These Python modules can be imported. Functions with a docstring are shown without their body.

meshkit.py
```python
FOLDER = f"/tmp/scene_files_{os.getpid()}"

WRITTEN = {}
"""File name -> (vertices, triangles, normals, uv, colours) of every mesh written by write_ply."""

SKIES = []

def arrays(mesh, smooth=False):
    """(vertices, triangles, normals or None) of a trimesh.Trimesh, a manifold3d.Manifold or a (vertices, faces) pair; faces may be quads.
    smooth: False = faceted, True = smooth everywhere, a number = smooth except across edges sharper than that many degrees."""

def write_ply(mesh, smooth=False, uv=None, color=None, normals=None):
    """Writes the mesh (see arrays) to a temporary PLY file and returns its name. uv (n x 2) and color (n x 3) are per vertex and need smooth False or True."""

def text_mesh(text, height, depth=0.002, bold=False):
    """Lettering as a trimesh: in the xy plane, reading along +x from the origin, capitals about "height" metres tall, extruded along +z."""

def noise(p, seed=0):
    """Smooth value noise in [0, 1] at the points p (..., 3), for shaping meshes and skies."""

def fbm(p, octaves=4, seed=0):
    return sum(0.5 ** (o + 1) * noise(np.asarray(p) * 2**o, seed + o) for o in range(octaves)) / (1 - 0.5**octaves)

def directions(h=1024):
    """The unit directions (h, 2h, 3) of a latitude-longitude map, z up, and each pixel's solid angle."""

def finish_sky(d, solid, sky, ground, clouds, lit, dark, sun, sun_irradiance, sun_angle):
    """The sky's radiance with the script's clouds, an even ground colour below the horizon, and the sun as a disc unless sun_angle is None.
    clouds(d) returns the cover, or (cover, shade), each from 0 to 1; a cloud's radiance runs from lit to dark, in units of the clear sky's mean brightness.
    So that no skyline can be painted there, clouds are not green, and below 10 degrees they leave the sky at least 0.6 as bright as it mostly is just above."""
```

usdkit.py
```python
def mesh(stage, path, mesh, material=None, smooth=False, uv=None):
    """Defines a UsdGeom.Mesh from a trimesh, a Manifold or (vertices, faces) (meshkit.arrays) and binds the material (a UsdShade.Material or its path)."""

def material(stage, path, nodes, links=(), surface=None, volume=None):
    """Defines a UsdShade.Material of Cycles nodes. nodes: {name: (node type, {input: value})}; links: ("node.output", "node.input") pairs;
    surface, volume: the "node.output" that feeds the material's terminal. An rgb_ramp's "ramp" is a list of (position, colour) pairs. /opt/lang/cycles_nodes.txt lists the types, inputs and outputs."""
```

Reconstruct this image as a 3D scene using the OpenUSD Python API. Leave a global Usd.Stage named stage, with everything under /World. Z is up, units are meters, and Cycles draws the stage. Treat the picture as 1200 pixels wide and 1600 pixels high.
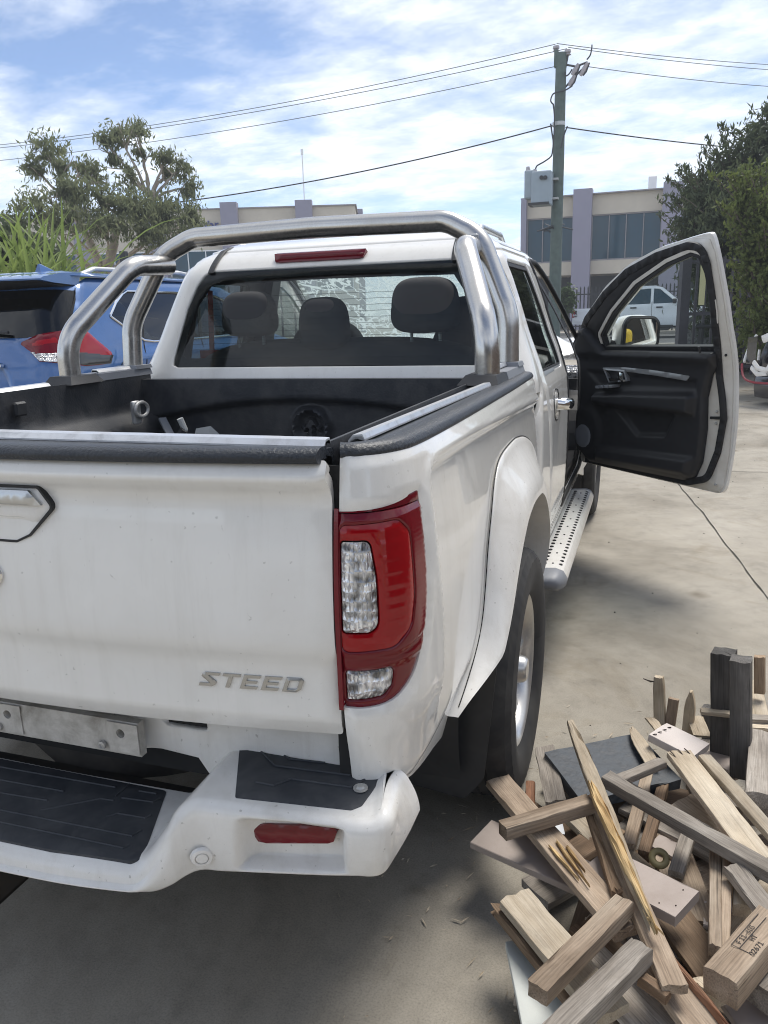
import math, random
import numpy as np, trimesh, shapely
from shapely.geometry import Polygon, Point, box as sbox, LineString
from shapely import affinity
from scipy.spatial import Delaunay
import usdkit, meshkit
from pxr import Usd, UsdGeom, UsdLux, UsdShade, Gf, Sdf

stage = Usd.Stage.CreateInMemory()
UsdGeom.SetStageUpAxis(stage, UsdGeom.Tokens.z)
UsdGeom.SetStageMetersPerUnit(stage, 1.0)
UsdGeom.Xform.Define(stage, '/World')
UsdGeom.Scope.Define(stage, '/World/Looks')
rng = np.random.default_rng(7)
PI = math.pi

# ------------------------------------------------------------------ camera
CAM_POS = np.array([1.19488, -1.12223, 1.38568])
YAW, PITCH, ROLL, FPX = -0.333145, -0.249761, -0.030312, 1213.397      # FPX: focal length in pixels of a 1200 px wide picture
def cam_axes():
    f = np.array([math.sin(YAW)*math.cos(PITCH), math.cos(YAW)*math.cos(PITCH), math.sin(PITCH)])
    r = np.array([math.cos(YAW), -math.sin(YAW), 0.0]); u = np.cross(r, f)
    c, s = math.cos(ROLL), math.sin(ROLL)
    return np.array([c*r+s*u, -s*r+c*u, f])
CAM = cam_axes()
cam = UsdGeom.Camera.Define(stage, '/World/camera')
_m = Gf.Matrix4d(*CAM[0], 0, *CAM[1], 0, *(-CAM[2]), 0, *CAM_POS, 1)
cam.AddTransformOp().Set(_m)
cam.CreateHorizontalApertureAttr(36.0); cam.CreateVerticalApertureAttr(48.0)
cam.CreateFocalLengthAttr(36.0*FPX/1200.0)
cam.CreateClippingRangeAttr(Gf.Vec2f(0.05, 2000))
EXPOSURE = 0.42
cam.CreateExposureAttr(EXPOSURE)

# ------------------------------------------------------------------ sky and sun (thin high cloud, sun high ahead of the camera)
SUN_EL, SUN_AZ = math.radians(64), math.radians(22)       # azimuth = atan2(x, y)
SKY_STRENGTH, SUN_INT, SUN_ANGLE = 0.145, 0.75, 26
dome = UsdLux.DomeLight.Define(stage, '/World/sky')
dome.GetPrim().SetCustomDataByKey('kind', 'structure')
sky_mat = usdkit.material(stage, '/World/Looks/sky', {
    'tc': ('texture_coordinate', {}),
    'sep': ('separate_xyz', {}),
    'zc': ('math', {'math_type': 'maximum', 'value2': 0.0}),
    'za': ('math', {'math_type': 'add', 'value2': 0.16}),
    'px': ('math', {'math_type': 'divide'}), 'py': ('math', {'math_type': 'divide'}),
    'pl': ('combine_xyz', {'z': 0.0}),
    'mp': ('mapping', {'rotation': (0, 0, 0.5), 'scale': (1.0, 1.35, 1.0), 'location': (2.1, 4.35, 0)}),
    'n1': ('noise_texture', {'scale': 0.95, 'detail': 2.0, 'roughness': 0.5, 'distortion': 0.2}),
    'n2': ('noise_texture', {'scale': 4.4, 'detail': 10.0, 'roughness': 0.62, 'distortion': 0.15}),
    'mx': ('math', {'math_type': 'multiply_add', 'value2': 0.38}),
    'm1': ('math', {'math_type': 'multiply', 'value2': 0.86}),
    'rp': ('rgb_ramp', {'ramp': [(0.0, (0.0,)*3), (0.46, (0.02,)*3), (0.56, (0.30,)*3), (0.68, (0.72,)*3), (0.84, (0.92,)*3), (1.0, (0.95,)*3)]}),
    'sky': ('sky_texture', {'sky_type': 'single_scattering', 'sun_disc': False, 'sun_elevation': SUN_EL, 'sun_rotation': SUN_AZ, 'air_density': 0.6, 'aerosol_density': 0.5, 'ozone_density': 1.0}),
    'cl': ('rgb_ramp', {'ramp': [(0.3, (4.6, 5.0, 5.6)), (0.5, (5.9, 6.2, 6.6)), (0.75, (7.6, 7.7, 7.8))]}),
    'mix': ('mix_color', {'use_clamp': False}),
    'bg': ('background_shader', {'strength': SKY_STRENGTH}),
}, [('tc.generated', 'sep.vector'), ('sep.z', 'zc.value1'), ('zc.value', 'za.value1'), ('sep.x', 'px.value1'), ('za.value', 'px.value2'),
    ('sep.y', 'py.value1'), ('za.value', 'py.value2'), ('px.value', 'pl.x'), ('py.value', 'pl.y'), ('pl.vector', 'mp.vector'),
    ('mp.vector', 'n1.vector'), ('mp.vector', 'n2.vector'), ('n1.fac', 'm1.value1'), ('n2.fac', 'mx.value1'), ('m1.value', 'mx.value3'),
    ('mx.value', 'rp.fac'), ('n2.fac', 'cl.fac'), ('rp.color', 'mix.fac'), ('sky.color', 'mix.a'), ('cl.color', 'mix.b'), ('mix.result', 'bg.color')],
    surface='bg.background')
UsdShade.MaterialBindingAPI.Apply(dome.GetPrim()).Bind(sky_mat)
sun = UsdLux.DistantLight.Define(stage, '/World/sun')
sun.CreateIntensityAttr(SUN_INT); sun.CreateAngleAttr(SUN_ANGLE); sun.CreateNormalizeAttr(True)
sun.CreateColorAttr(Gf.Vec3f(1.0, 0.96, 0.90))
sun.AddRotateZOp().Set(-math.degrees(SUN_AZ)); sun.AddRotateXOp().Set(-(90-math.degrees(SUN_EL)))

# ------------------------------------------------------------------ helpers
used = {}
def numbered(parent, name):
    k = (parent, name); n = used.get(k, -1) + 1; used[k] = n
    return name if n == 0 else f'{name}_{n:03d}'
def _p(parent): return '/World' if parent is None else str(parent.GetPath())
def tag(prim, label=None, cat=None, group=None, kind=None):
    for k, v in (('label', label), ('category', cat), ('group', group), ('kind', kind)):
        if v: prim.SetCustomDataByKey(k, v)
    return prim
def thing(name, label, cat, loc=(0, 0, 0), rz=0.0, group=None, parent=None):
    x = UsdGeom.Xform.Define(stage, _p(parent) + '/' + numbered(_p(parent), name))
    x.AddTranslateOp().Set(Gf.Vec3d(*map(float, loc)))
    if rz: x.AddRotateZOp().Set(math.degrees(rz))
    return tag(x.GetPrim(), label, cat, group)
def obj(name, mesh, mat, parent=None, smooth=False, label=None, cat=None, group=None, kind=None):
    p = _p(parent)
    o = usdkit.mesh(stage, p + '/' + numbered(p, name), mesh, M[mat] if isinstance(mat, str) else mat, smooth=smooth).GetPrim()
    return tag(o, label, cat, group, kind)
def TM(v, f): return trimesh.Trimesh(np.asarray(v, float), np.asarray(f, int), process=False)
def cat_(ms): return trimesh.util.concatenate([m for m in ms if m is not None])
def flipx(m):
    m = m.copy(); m.vertices[:, 0] *= -1; m.faces = m.faces[:, ::-1]; return m
def box(c, s, rz=0, ch=0.0):
    """box at centre c with size s, edges chamfered by ch"""
    if ch > 0:
        h = np.array(s, float)/2; pts = []
        for sx in (-1, 1):
            for sy in (-1, 1):
                for sz in (-1, 1):
                    for a in range(3):
                        p = h - ch; p[a] = h[a]; pts.append(p*[sx, sy, sz])
        m = trimesh.convex.convex_hull(np.array(pts))
    else:
        m = trimesh.creation.box(s)
    if rz: m.apply_transform(trimesh.transformations.rotation_matrix(rz, [0, 0, 1]))
    m.apply_translation(c); return m
def smoothstep(a, b, x):
    t = np.clip((np.asarray(x, float)-a)/(b-a), 0, 1); return t*t*(3-2*t)
def interp(x, xs, ys): return np.interp(x, xs, ys)
def fillet(pts, r, n=8):
    pts = [np.asarray(p, float) for p in pts]; out = [pts[0]]
    rs = r if hasattr(r, '__len__') else [r]*(len(pts)-2)
    for i in range(1, len(pts)-1):
        a, b, c = pts[i-1], pts[i], pts[i+1]
        u = (a-b)/np.linalg.norm(a-b); v = (c-b)/np.linalg.norm(c-b)
        ang = math.acos(np.clip(u@v, -1, 1)); t = min(rs[i-1]/math.tan(ang/2), .49*np.linalg.norm(a-b), .49*np.linalg.norm(c-b)) if ang < 3.1 else 0
        if t < 1e-6: out.append(b); continue
        p0, p2 = b+u*t, b+v*t
        for k in range(n+1):
            s = k/n; # circular-ish via rational quadratic
            w = math.sin(ang/2); d = (1-s)**2+2*w*s*(1-s)+s*s
            out.append(((1-s)**2*p0+2*w*s*(1-s)*b+s*s*p2)/d)
    out.append(pts[-1]); return np.array(out)
def tube(path, r, n=14, cap=True, sq=None):
    """swept circle (or ellipse sq=(a,b) in the frame) along a path, r may be per point"""
    P = np.asarray(path, float); m = len(P); R = np.broadcast_to(np.asarray(r, float), (m,))
    T = np.gradient(P, axis=0); T /= np.linalg.norm(T, axis=1, keepdims=True)+1e-12
    up = np.array([0, 0, 1.0]) if abs(T[0][2]) < .9 else np.array([0, 1.0, 0])
    a = np.cross(T[0], up); a /= np.linalg.norm(a); V = []
    th = np.arange(n)/n*2*PI
    for i in range(m):
        a = a-T[i]*(a@T[i]); a /= np.linalg.norm(a); b = np.cross(T[i], a)
        ca, cb = (1, 1) if sq is None else sq
        V.append(P[i]+R[i]*(ca*np.cos(th)[:, None]*a+cb*np.sin(th)[:, None]*b))
    V = np.vstack(V); F = []
    for i in range(m-1):
        for k in range(n):
            k2 = (k+1) % n; p, q, s, t = i*n+k, i*n+k2, (i+1)*n+k2, (i+1)*n+k
            F += [[p, q, s], [p, s, t]]
    if cap:
        V = np.vstack([V, P[0], P[-1]]); c0, c1 = len(V)-2, len(V)-1
        for k in range(n):
            k2 = (k+1) % n; F += [[c0, k2, k], [c1, (m-1)*n+k, (m-1)*n+k2]]
    return TM(V, F)
def loft(S, closed=True, cap=True):
    """S (m,k,3) sections -> skin"""
    S = np.asarray(S, float); m, k = S.shape[:2]; F = []
    for i in range(m-1):
        for j in range(k if closed else k-1):
            j2 = (j+1) % k; p, q, s, t = i*k+j, i*k+j2, (i+1)*k+j2, (i+1)*k+j
            F += [[p, q, s], [p, s, t]]
    V = S.reshape(-1, 3)
    if cap and closed:
        V = np.vstack([V, S[0].mean(0), S[-1].mean(0)]); c0, c1 = len(V)-2, len(V)-1
        for j in range(k):
            j2 = (j+1) % k; F += [[c0, j2, j], [c1, (m-1)*k+j, (m-1)*k+j2]]
    return TM(V, F)
def revolve(prof, n=40, axis='x'):
    """prof [(radius, along)] revolved about an axis"""
    pr = np.asarray(prof, float); th = np.arange(n)/n*2*PI; S = []
    for t in th:
        c, s = math.cos(t), math.sin(t)
        S.append(np.c_[pr[:, 1], pr[:, 0]*c, pr[:, 0]*s] if axis == 'x' else np.c_[pr[:, 0]*c, pr[:, 0]*s, pr[:, 1]])
    S = np.array(S+[S[0]]); m = loft(S, closed=False, cap=False); m.merge_vertices(); m.fix_normals(); return m
def ring_pts(g, h):
    out = []
    for ring in [g.exterior]+list(g.interiors):
        c = np.array(ring.coords)
        for a, b in zip(c[:-1], c[1:]):
            n = max(1, int(math.ceil(np.linalg.norm(b-a)/h)))
            out.append(a+(b-a)*np.arange(n)[:, None]/n)
    return np.vstack(out)
def chaikin(pts, n=2, closed=True):
    P = np.asarray(pts, float)
    for _ in range(n):
        Q = np.roll(P, -1, 0) if closed else P[1:]; A = P if closed else P[:-1]; P = np.stack([.75*A+.25*Q, .25*A+.75*Q], 1).reshape(-1, 2)
    return P
def smooth_poly(g, n=2): return Polygon(chaikin(np.array(g.exterior.coords)[:-1], n)).buffer(0)
def polys(g): return [p for p in getattr(g, 'geoms', [g]) if p.geom_type == 'Polygon' and p.area > 1e-9]
def sheet(poly, h, fn, edge=0.0, thick=0.0, sign=1.0, disp=None, hin=None):
    """A panel: a flat outline poly in (u, v) triangulated at spacing h, carried to space by fn(u, v), displaced along the normal by
    disp(u, v), its rim rolled over with radius edge, and closed behind at depth thick. sign flips which way is out."""
    if poly.geom_type != 'Polygon': return cat_([sheet(p, h, fn, edge, thick, sign, disp, hin) for p in polys(poly)])
    hin = hin or h
    B = ring_pts(poly, h); pts = [B]
    if edge > 0:
        for k in (.12, .35, .7, 1.1):
            rp = []
            for ring in [poly.exterior]+list(poly.interiors):
                b = ring_pts(Polygon(ring), h); t = np.roll(b, -1, 0)-np.roll(b, 1, 0); nn = np.c_[-t[:, 1], t[:, 0]]/(np.linalg.norm(t, axis=1, keepdims=True)+1e-12)
                s_ = 1.0 if (Polygon(ring).exterior.is_ccw) == (ring is poly.exterior) else -1.0
                rp.append(b+nn*s_*edge*k)
            rp = np.vstack(rp); dd_ = shapely.distance(poly.boundary, shapely.points(rp)); rp = rp[(dd_ > edge*k*.93) & shapely.contains_xy(poly, rp[:, 0], rp[:, 1])]
            pts.append(rp)
    x0, y0, x1, y1 = poly.bounds
    core = poly.buffer(-max(edge*1.1+.35*hin, .55*hin))
    if not core.is_empty:
        gx, gy = np.meshgrid(np.arange(x0, x1+hin, hin), np.arange(y0, y1+hin, hin*.866)); gx = gx+(np.arange(len(gx)) % 2)[:, None]*hin*.5
        G = np.c_[gx.ravel(), gy.ravel()]; G = G[shapely.contains_xy(core, G[:, 0], G[:, 1])]
        if len(G): pts.append(G)
    nb = len(B); Q = np.vstack(pts)
    Q += 0
    tri = Delaunay(Q, qhull_options='QJ Pp').simplices
    ctr = Q[tri].mean(1); ok = shapely.contains_xy(poly, ctr[:, 0], ctr[:, 1])
    tri = tri[ok]; a, b, c = Q[tri[:, 0]], Q[tri[:, 1]], Q[tri[:, 2]]
    ar = (b[:, 0]-a[:, 0])*(c[:, 1]-a[:, 1])-(b[:, 1]-a[:, 1])*(c[:, 0]-a[:, 0])
    tri = tri[np.abs(ar) > 1e-12]; ar = ar[np.abs(ar) > 1e-12]; tri[ar < 0] = tri[ar < 0][:, ::-1]
    u, v = Q[:, 0], Q[:, 1]; e = 1e-4
    def base(u, v): return np.asarray(fn(u, v), float)
    P0 = base(u, v); nu = base(u+e, v)-base(u-e, v); nv = base(u, v+e)-base(u, v-e)
    N = np.cross(nu, nv); N /= np.linalg.norm(N, axis=1, keepdims=True)+1e-15; N *= sign
    d = np.zeros(len(Q))
    if disp is not None: d = d+disp(u, v)
    if edge > 0:
        dist = shapely.distance(poly.boundary, shapely.points(Q)); t = np.clip(dist/edge, 0, 1)
        d = d-edge*(1-np.sqrt(np.clip(1-(1-t)**2, 0, 1)))
    V = P0+N*d[:, None]
    if sign < 0: tri = tri[:, ::-1]
    F = tri
    if thick > 0:
        V2 = P0-N*thick; n = len(V); E = np.vstack([tri[:, [0, 1]], tri[:, [1, 2]], tri[:, [2, 0]]])
        key = {(int(i), int(j)) for i, j in E}; bd = [(i, j) for i, j in key if (j, i) not in key]
        S = []
        for i, j in bd: S += [[j, i, i+n], [j, i+n, j+n]]
        F = np.vstack([tri, tri[:, ::-1]+n, np.array(S)]); V = np.vstack([V, V2])
    m = TM(V, F); m.remove_unreferenced_vertices(); return m
def rrect(x0, y0, x1, y1, r): return sbox(x0+r, y0+r, x1-r, y1-r).buffer(r, quad_segs=6)
def rpoly(pts, r):
    """polygon with rounded corners"""
    p = Polygon(pts).buffer(0); return p.buffer(-r, join_style=2).buffer(2*r, quad_segs=6).buffer(-r, quad_segs=6) if r else p
def spline(pts, n=60):
    from scipy.interpolate import PchipInterpolator
    P = np.asarray(pts, float); t = np.r_[0, np.cumsum(np.linalg.norm(np.diff(P, axis=0), axis=1))]
    return PchipInterpolator(t, P)(np.linspace(0, t[-1], n))
def sdist(poly, u, v):
    """signed distance, positive inside"""
    p = shapely.points(np.c_[np.ravel(u), np.ravel(v)]); d = shapely.distance(poly.boundary, p)
    return np.where(shapely.contains(poly, p), d, -d)
def pixel_ray(px, py): return np.array([(px-600)/FPX, -(py-800)/FPX, 1.0]) @ CAM
def at(axis, val, px, py):
    """the point of the plane axis = val that the photograph's pixel shows"""
    d = pixel_ray(px, py); k = 'xyz'.index(axis); return CAM_POS+d*(val-CAM_POS[k])/d[k]
def at_dist(D, px, py):
    d = pixel_ray(px, py); return CAM_POS+d*D/math.hypot(d[0], d[1])

# ------------------------------------------------------------------ materials
M = {}
def mat(name, nodes, links, surface='p.BSDF', volume=None):
    M[name] = usdkit.material(stage, '/World/Looks/'+name, nodes, links, surface=surface, volume=volume); return M[name]
def plain(name, col, rough=.5, metal=0.0, bump=None, vary=0.0, coat=0.0, vscale=6.0, spec=.5, dirt=None, streak=0.0, **kw):
    """principled surface with a noise in colour (vary), fine relief (bump = (scale, strength, distance)) and grime (dirt = (colour, amount, scale))"""
    n = {'p': ('principled_bsdf', {'base_color': col, 'roughness': rough, 'metallic': metal, 'coat_weight': coat, 'coat_roughness': .025, 'specular_ior_level': spec, **kw}), 'g': ('texture_coordinate', {})}
    l = []; src = None
    if vary:
        n['nv'] = ('noise_texture', {'scale': vscale, 'detail': 6.0, 'roughness': .6})
        n['rv'] = ('rgb_ramp', {'ramp': [(.25, tuple(c*(1-vary) for c in col)), (.75, tuple(min(1, c*(1+vary)) for c in col))]})
        l += [('g.object', 'nv.vector'), ('nv.fac', 'rv.fac')]; src = 'rv.color'
    if dirt:
        dc, amt, ds = dirt
        n['nd'] = ('noise_texture', {'scale': ds, 'detail': 8.0, 'roughness': .68, 'distortion': .4})
        n['rd'] = ('rgb_ramp', {'ramp': [(.42, (0,)*3), (.75, (amt,)*3)]}); n['md'] = ('mix_color', {'a': col, 'b': dc})
        l += [('g.object', 'nd.vector'), ('nd.fac', 'rd.fac'), ('rd.color', 'md.fac')]
        if src: l.append((src, 'md.a'))
        src = 'md.result'
        if streak:
            n['ms'] = ('mapping', {'scale': (22, 22, 1.6)}); n['ns'] = ('noise_texture', {'scale': 1.0, 'detail': 5.0, 'roughness': .7}); n['rs'] = ('rgb_ramp', {'ramp': [(.5, (0,)*3), (.8, (streak,)*3)]}); n['mk'] = ('mix_color', {'b': dc})
            n['np'] = ('noise_texture', {'scale': 95.0, 'detail': 2.0}); n['rp'] = ('rgb_ramp', {'ramp': [(.71, (0,)*3), (.76, (streak*1.6,)*3)]}); n['mp2'] = ('mix_color', {'b': tuple(c*.5 for c in dc)})
            l += [('g.object', 'ms.vector'), ('ms.vector', 'ns.vector'), ('ns.fac', 'rs.fac'), ('rs.color', 'mk.fac'), (src, 'mk.a'), ('g.object', 'np.vector'), ('np.fac', 'rp.fac'), ('rp.color', 'mp2.fac'), ('mk.result', 'mp2.a')]; src = 'mp2.result'
        n['rr'] = ('math', {'math_type': 'multiply_add', 'value2': .35, 'value3': rough}); l += [('rd.color', 'rr.value1'), ('rr.value', 'p.roughness')]
    if src: l.append((src, 'p.base_color'))
    if bump:
        n['nb'] = ('noise_texture', {'scale': bump[0], 'detail': 4.0}); n['b'] = ('bump', {'strength': bump[1], 'distance': bump[2]})
        l += [('g.object', 'nb.vector'), ('nb.fac', 'b.height'), ('b.normal', 'p.normal')]
    return mat(name, n, l)
plain('white_paint', (.745, .73, .69), .30, coat=1.0, vary=.03, vscale=2.5, dirt=((.40, .37, .31), .20, 3.2), streak=.22)
plain('white_plastic', (.75, .735, .70), .36, coat=.5, vary=.02, dirt=((.36, .32, .25), .30, 6.0), streak=.28)
plain('door_jamb', (.62, .60, .55), .4, coat=.3, dirt=((.36, .31, .24), .35, 6.0))
plain('black_liner', (.017, .019, .023), .40, bump=(140, .25, .004), dirt=((.11, .105, .10), .45, 7.0))
plain('black_rail', (.015, .018, .023), .40, bump=(170, .55, .004), dirt=((.08, .08, .08), .2, 9.0))
plain('black_plastic', (.016, .017, .019), .5, bump=(300, .2, .001), dirt=((.09, .085, .08), .25, 9.0))
plain('tread_rubber', (.026, .030, .037), .6, bump=(260, .3, .001), dirt=((.12, .12, .12), .45, 13.0))
plain('dark_trim', (.020, .020, .022), .5)
plain('door_trim', (.012, .012, .014), .5, bump=(420, .3, .0008))
plain('seal_rubber', (.010, .010, .011), .6)
plain('under_black', (.008, .008, .008), .8)
plain('hitch_steel', (.05, .048, .045), .6, metal=.4, dirt=((.12, .08, .05), .4, 14.0))
plain('tyre_rubber', (.018, .018, .019), .72, bump=(90, .2, .002), dirt=((.10, .095, .085), .5, 8.0))
plain('alloy', (.62, .61, .59), .28, metal=.85, dirt=((.22, .18, .13), .35, 9.0))
plain('steel_tube', (.60, .58, .545), .22, metal=1.0, dirt=((.34, .30, .25), .35, 7.0))
plain('chrome', (.80, .80, .80), .06, metal=1.0)
plain('satin_metal', (.55, .56, .56), .30, metal=.9)
plain('badge_metal', (.42, .42, .41), .25, metal=.9)
plain('alu_strip', (.70, .70, .70), .34, metal=.85, dirt=((.16, .15, .14), .55, 16.0))
plain('grey_plastic', (.19, .20, .22), .5)
plain('silver_plastic', (.33, .34, .35), .35, metal=.5)
plain('seat_fabric', (.055, .055, .056), .9, bump=(500, .3, .001))
plain('headliner', (.33, .33, .32), .9)
plain('belt_red', (.35, .02, .02), .7)
plain('galvanised', (.46, .46, .45), .45, metal=.7, vary=.15, vscale=20, dirt=((.25, .20, .14), .3, 9.0))
plain('plate_white', (.52, .50, .46), .5, dirt=((.14, .12, .09), .75, 14.0))
def glass(name, tint, ior=1.45, rough=.02, extra=None):
    return mat(name, {'t': ('transparent_bsdf', {'color': tint}), 'g': ('glossy_bsdf', {'color': (1, 1, 1), 'roughness': rough}), 'f': ('fresnel', {'IOR': ior}), 'm': ('mix_closure', {}), 'ge': ('geometry', {}), 'io': ('mix_float', {'a': ior, 'b': 1/ior})},
               [('ge.backfacing', 'io.fac'), ('io.result', 'f.IOR'), ('f.fac', 'm.fac'), ('t.BSDF', 'm.closure1'), ('g.BSDF', 'm.closure2')], surface='m.closure')
glass('rear_glass', (.46, .52, .52))
glass('side_glass', (.55, .65, .62))
glass('clear_glass', (.80, .86, .84))
glass('dark_glass', (.05, .06, .065), 1.55)
# cracked windscreen: a net of white fractures in a clear pane
mat('cracked_glass', {'tc': ('texture_coordinate', {}), 'm1': ('mapping', {'scale': (5, 2, 9), 'rotation': (0, .5, 0)}), 'm2': ('mapping', {'scale': (8, 3, 5), 'rotation': (0, -.7, 0)}), 'n1': ('noise_texture', {'scale': 1.6, 'detail': 5.0, 'distortion': .6}), 'n2': ('noise_texture', {'scale': 1.9, 'detail': 5.0, 'distortion': .4}),
     'a1': ('math', {'math_type': 'subtract', 'value2': .5}), 'b1': ('math', {'math_type': 'absolute'}), 'a2': ('math', {'math_type': 'subtract', 'value2': .5}), 'b2': ('math', {'math_type': 'absolute'}),
     'r1': ('rgb_ramp', {'ramp': [(0, (1,)*3), (.010, (.85,)*3), (.03, (0,)*3)]}), 'r2': ('rgb_ramp', {'ramp': [(0, (.9,)*3), (.008, (.7,)*3), (.026, (0,)*3)]}),
     'mx': ('math', {'math_type': 'maximum'}), 'mb': ('math', {'math_type': 'add', 'value2': .32}), 'mc': ('clamp', {}),
     't': ('transparent_bsdf', {'color': (.92, .95, .94)}), 'd': ('diffuse_bsdf', {'color': (.85, .88, .87)}), 'tr': ('translucent_bsdf', {'color': (.85, .90, .88)}), 'w': ('mix_closure', {'fac': .7}), 'm': ('mix_closure', {})},
    [('tc.object', 'm1.vector'), ('tc.object', 'm2.vector'), ('m1.vector', 'n1.vector'), ('m2.vector', 'n2.vector'), ('n1.fac', 'a1.value1'), ('a1.value', 'b1.value1'), ('n2.fac', 'a2.value1'), ('a2.value', 'b2.value1'), ('b1.value', 'r1.fac'), ('b2.value', 'r2.fac'),
     ('r1.color', 'mx.value1'), ('r2.color', 'mx.value2'), ('mx.value', 'mb.value1'), ('mb.value', 'mc.value'), ('mc.result', 'm.fac'), ('d.BSDF', 'w.closure1'), ('tr.BSDF', 'w.closure2'), ('t.BSDF', 'm.closure1'), ('w.closure', 'm.closure2')], surface='m.closure')
def lens(name, col, rough=.06, scale=90.0, strength=.35):
    return mat(name, {'p': ('principled_bsdf', {'base_color': col, 'roughness': rough, 'coat_weight': .6, 'coat_roughness': .02, 'specular_ior_level': .2}),
                      'tc': ('texture_coordinate', {}), 'w': ('wave_texture', {'bands_direction': 'z', 'scale': scale, 'wave_type': 'bands'}), 'b': ('bump', {'strength': strength, 'distance': .002})},
               [('tc.object', 'w.vector'), ('w.color', 'b.height'), ('b.normal', 'p.normal')])
lens('lens_red', (.115, .0015, .006), .04, 40, .03)
lens('lens_red_bright', (.25, .002, .005), .05, 26, .05)
lens('lens_red_dark', (.12, .004, .010), .08, 60, .03)
mat('lens_clear', {'p': ('principled_bsdf', {'base_color': (.50, .50, .50), 'roughness': .14, 'metallic': .55, 'coat_weight': 1.0, 'coat_roughness': .03}),
     'tc': ('texture_coordinate', {}), 'w': ('noise_texture', {'scale': 48.0, 'detail': 1.0, 'distortion': .2}), 'mv': ('mapping', {'scale': (150, 150, 60)}), 'v': ('voronoi_texture', {'scale': 1.0, 'metric': 'chebychev', 'randomness': .35}), 'ad': ('math', {'math_type': 'add'}), 'b': ('bump', {'strength': 1.0, 'distance': .009}),
     'vr': ('rgb_ramp', {'ramp': [(.34, (.13,)*3), (.48, (.50,)*3), (.62, (.88,)*3)]})},
    [('tc.object', 'w.vector'), ('tc.object', 'mv.vector'), ('mv.vector', 'v.vector'), ('w.fac', 'ad.value1'), ('v.distance', 'ad.value2'), ('ad.value', 'b.height'), ('b.normal', 'p.normal'), ('w.fac', 'vr.fac'), ('vr.color', 'p.base_color')])
plain('lens_reflector', (.75, .75, .75), .12, metal=1.0, bump=(70, .8, .006))
plain('lens_amber', (.22, .075, .03), .3)
plain('mirror_glass', (.85, .87, .88), .01, metal=1.0)
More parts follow.
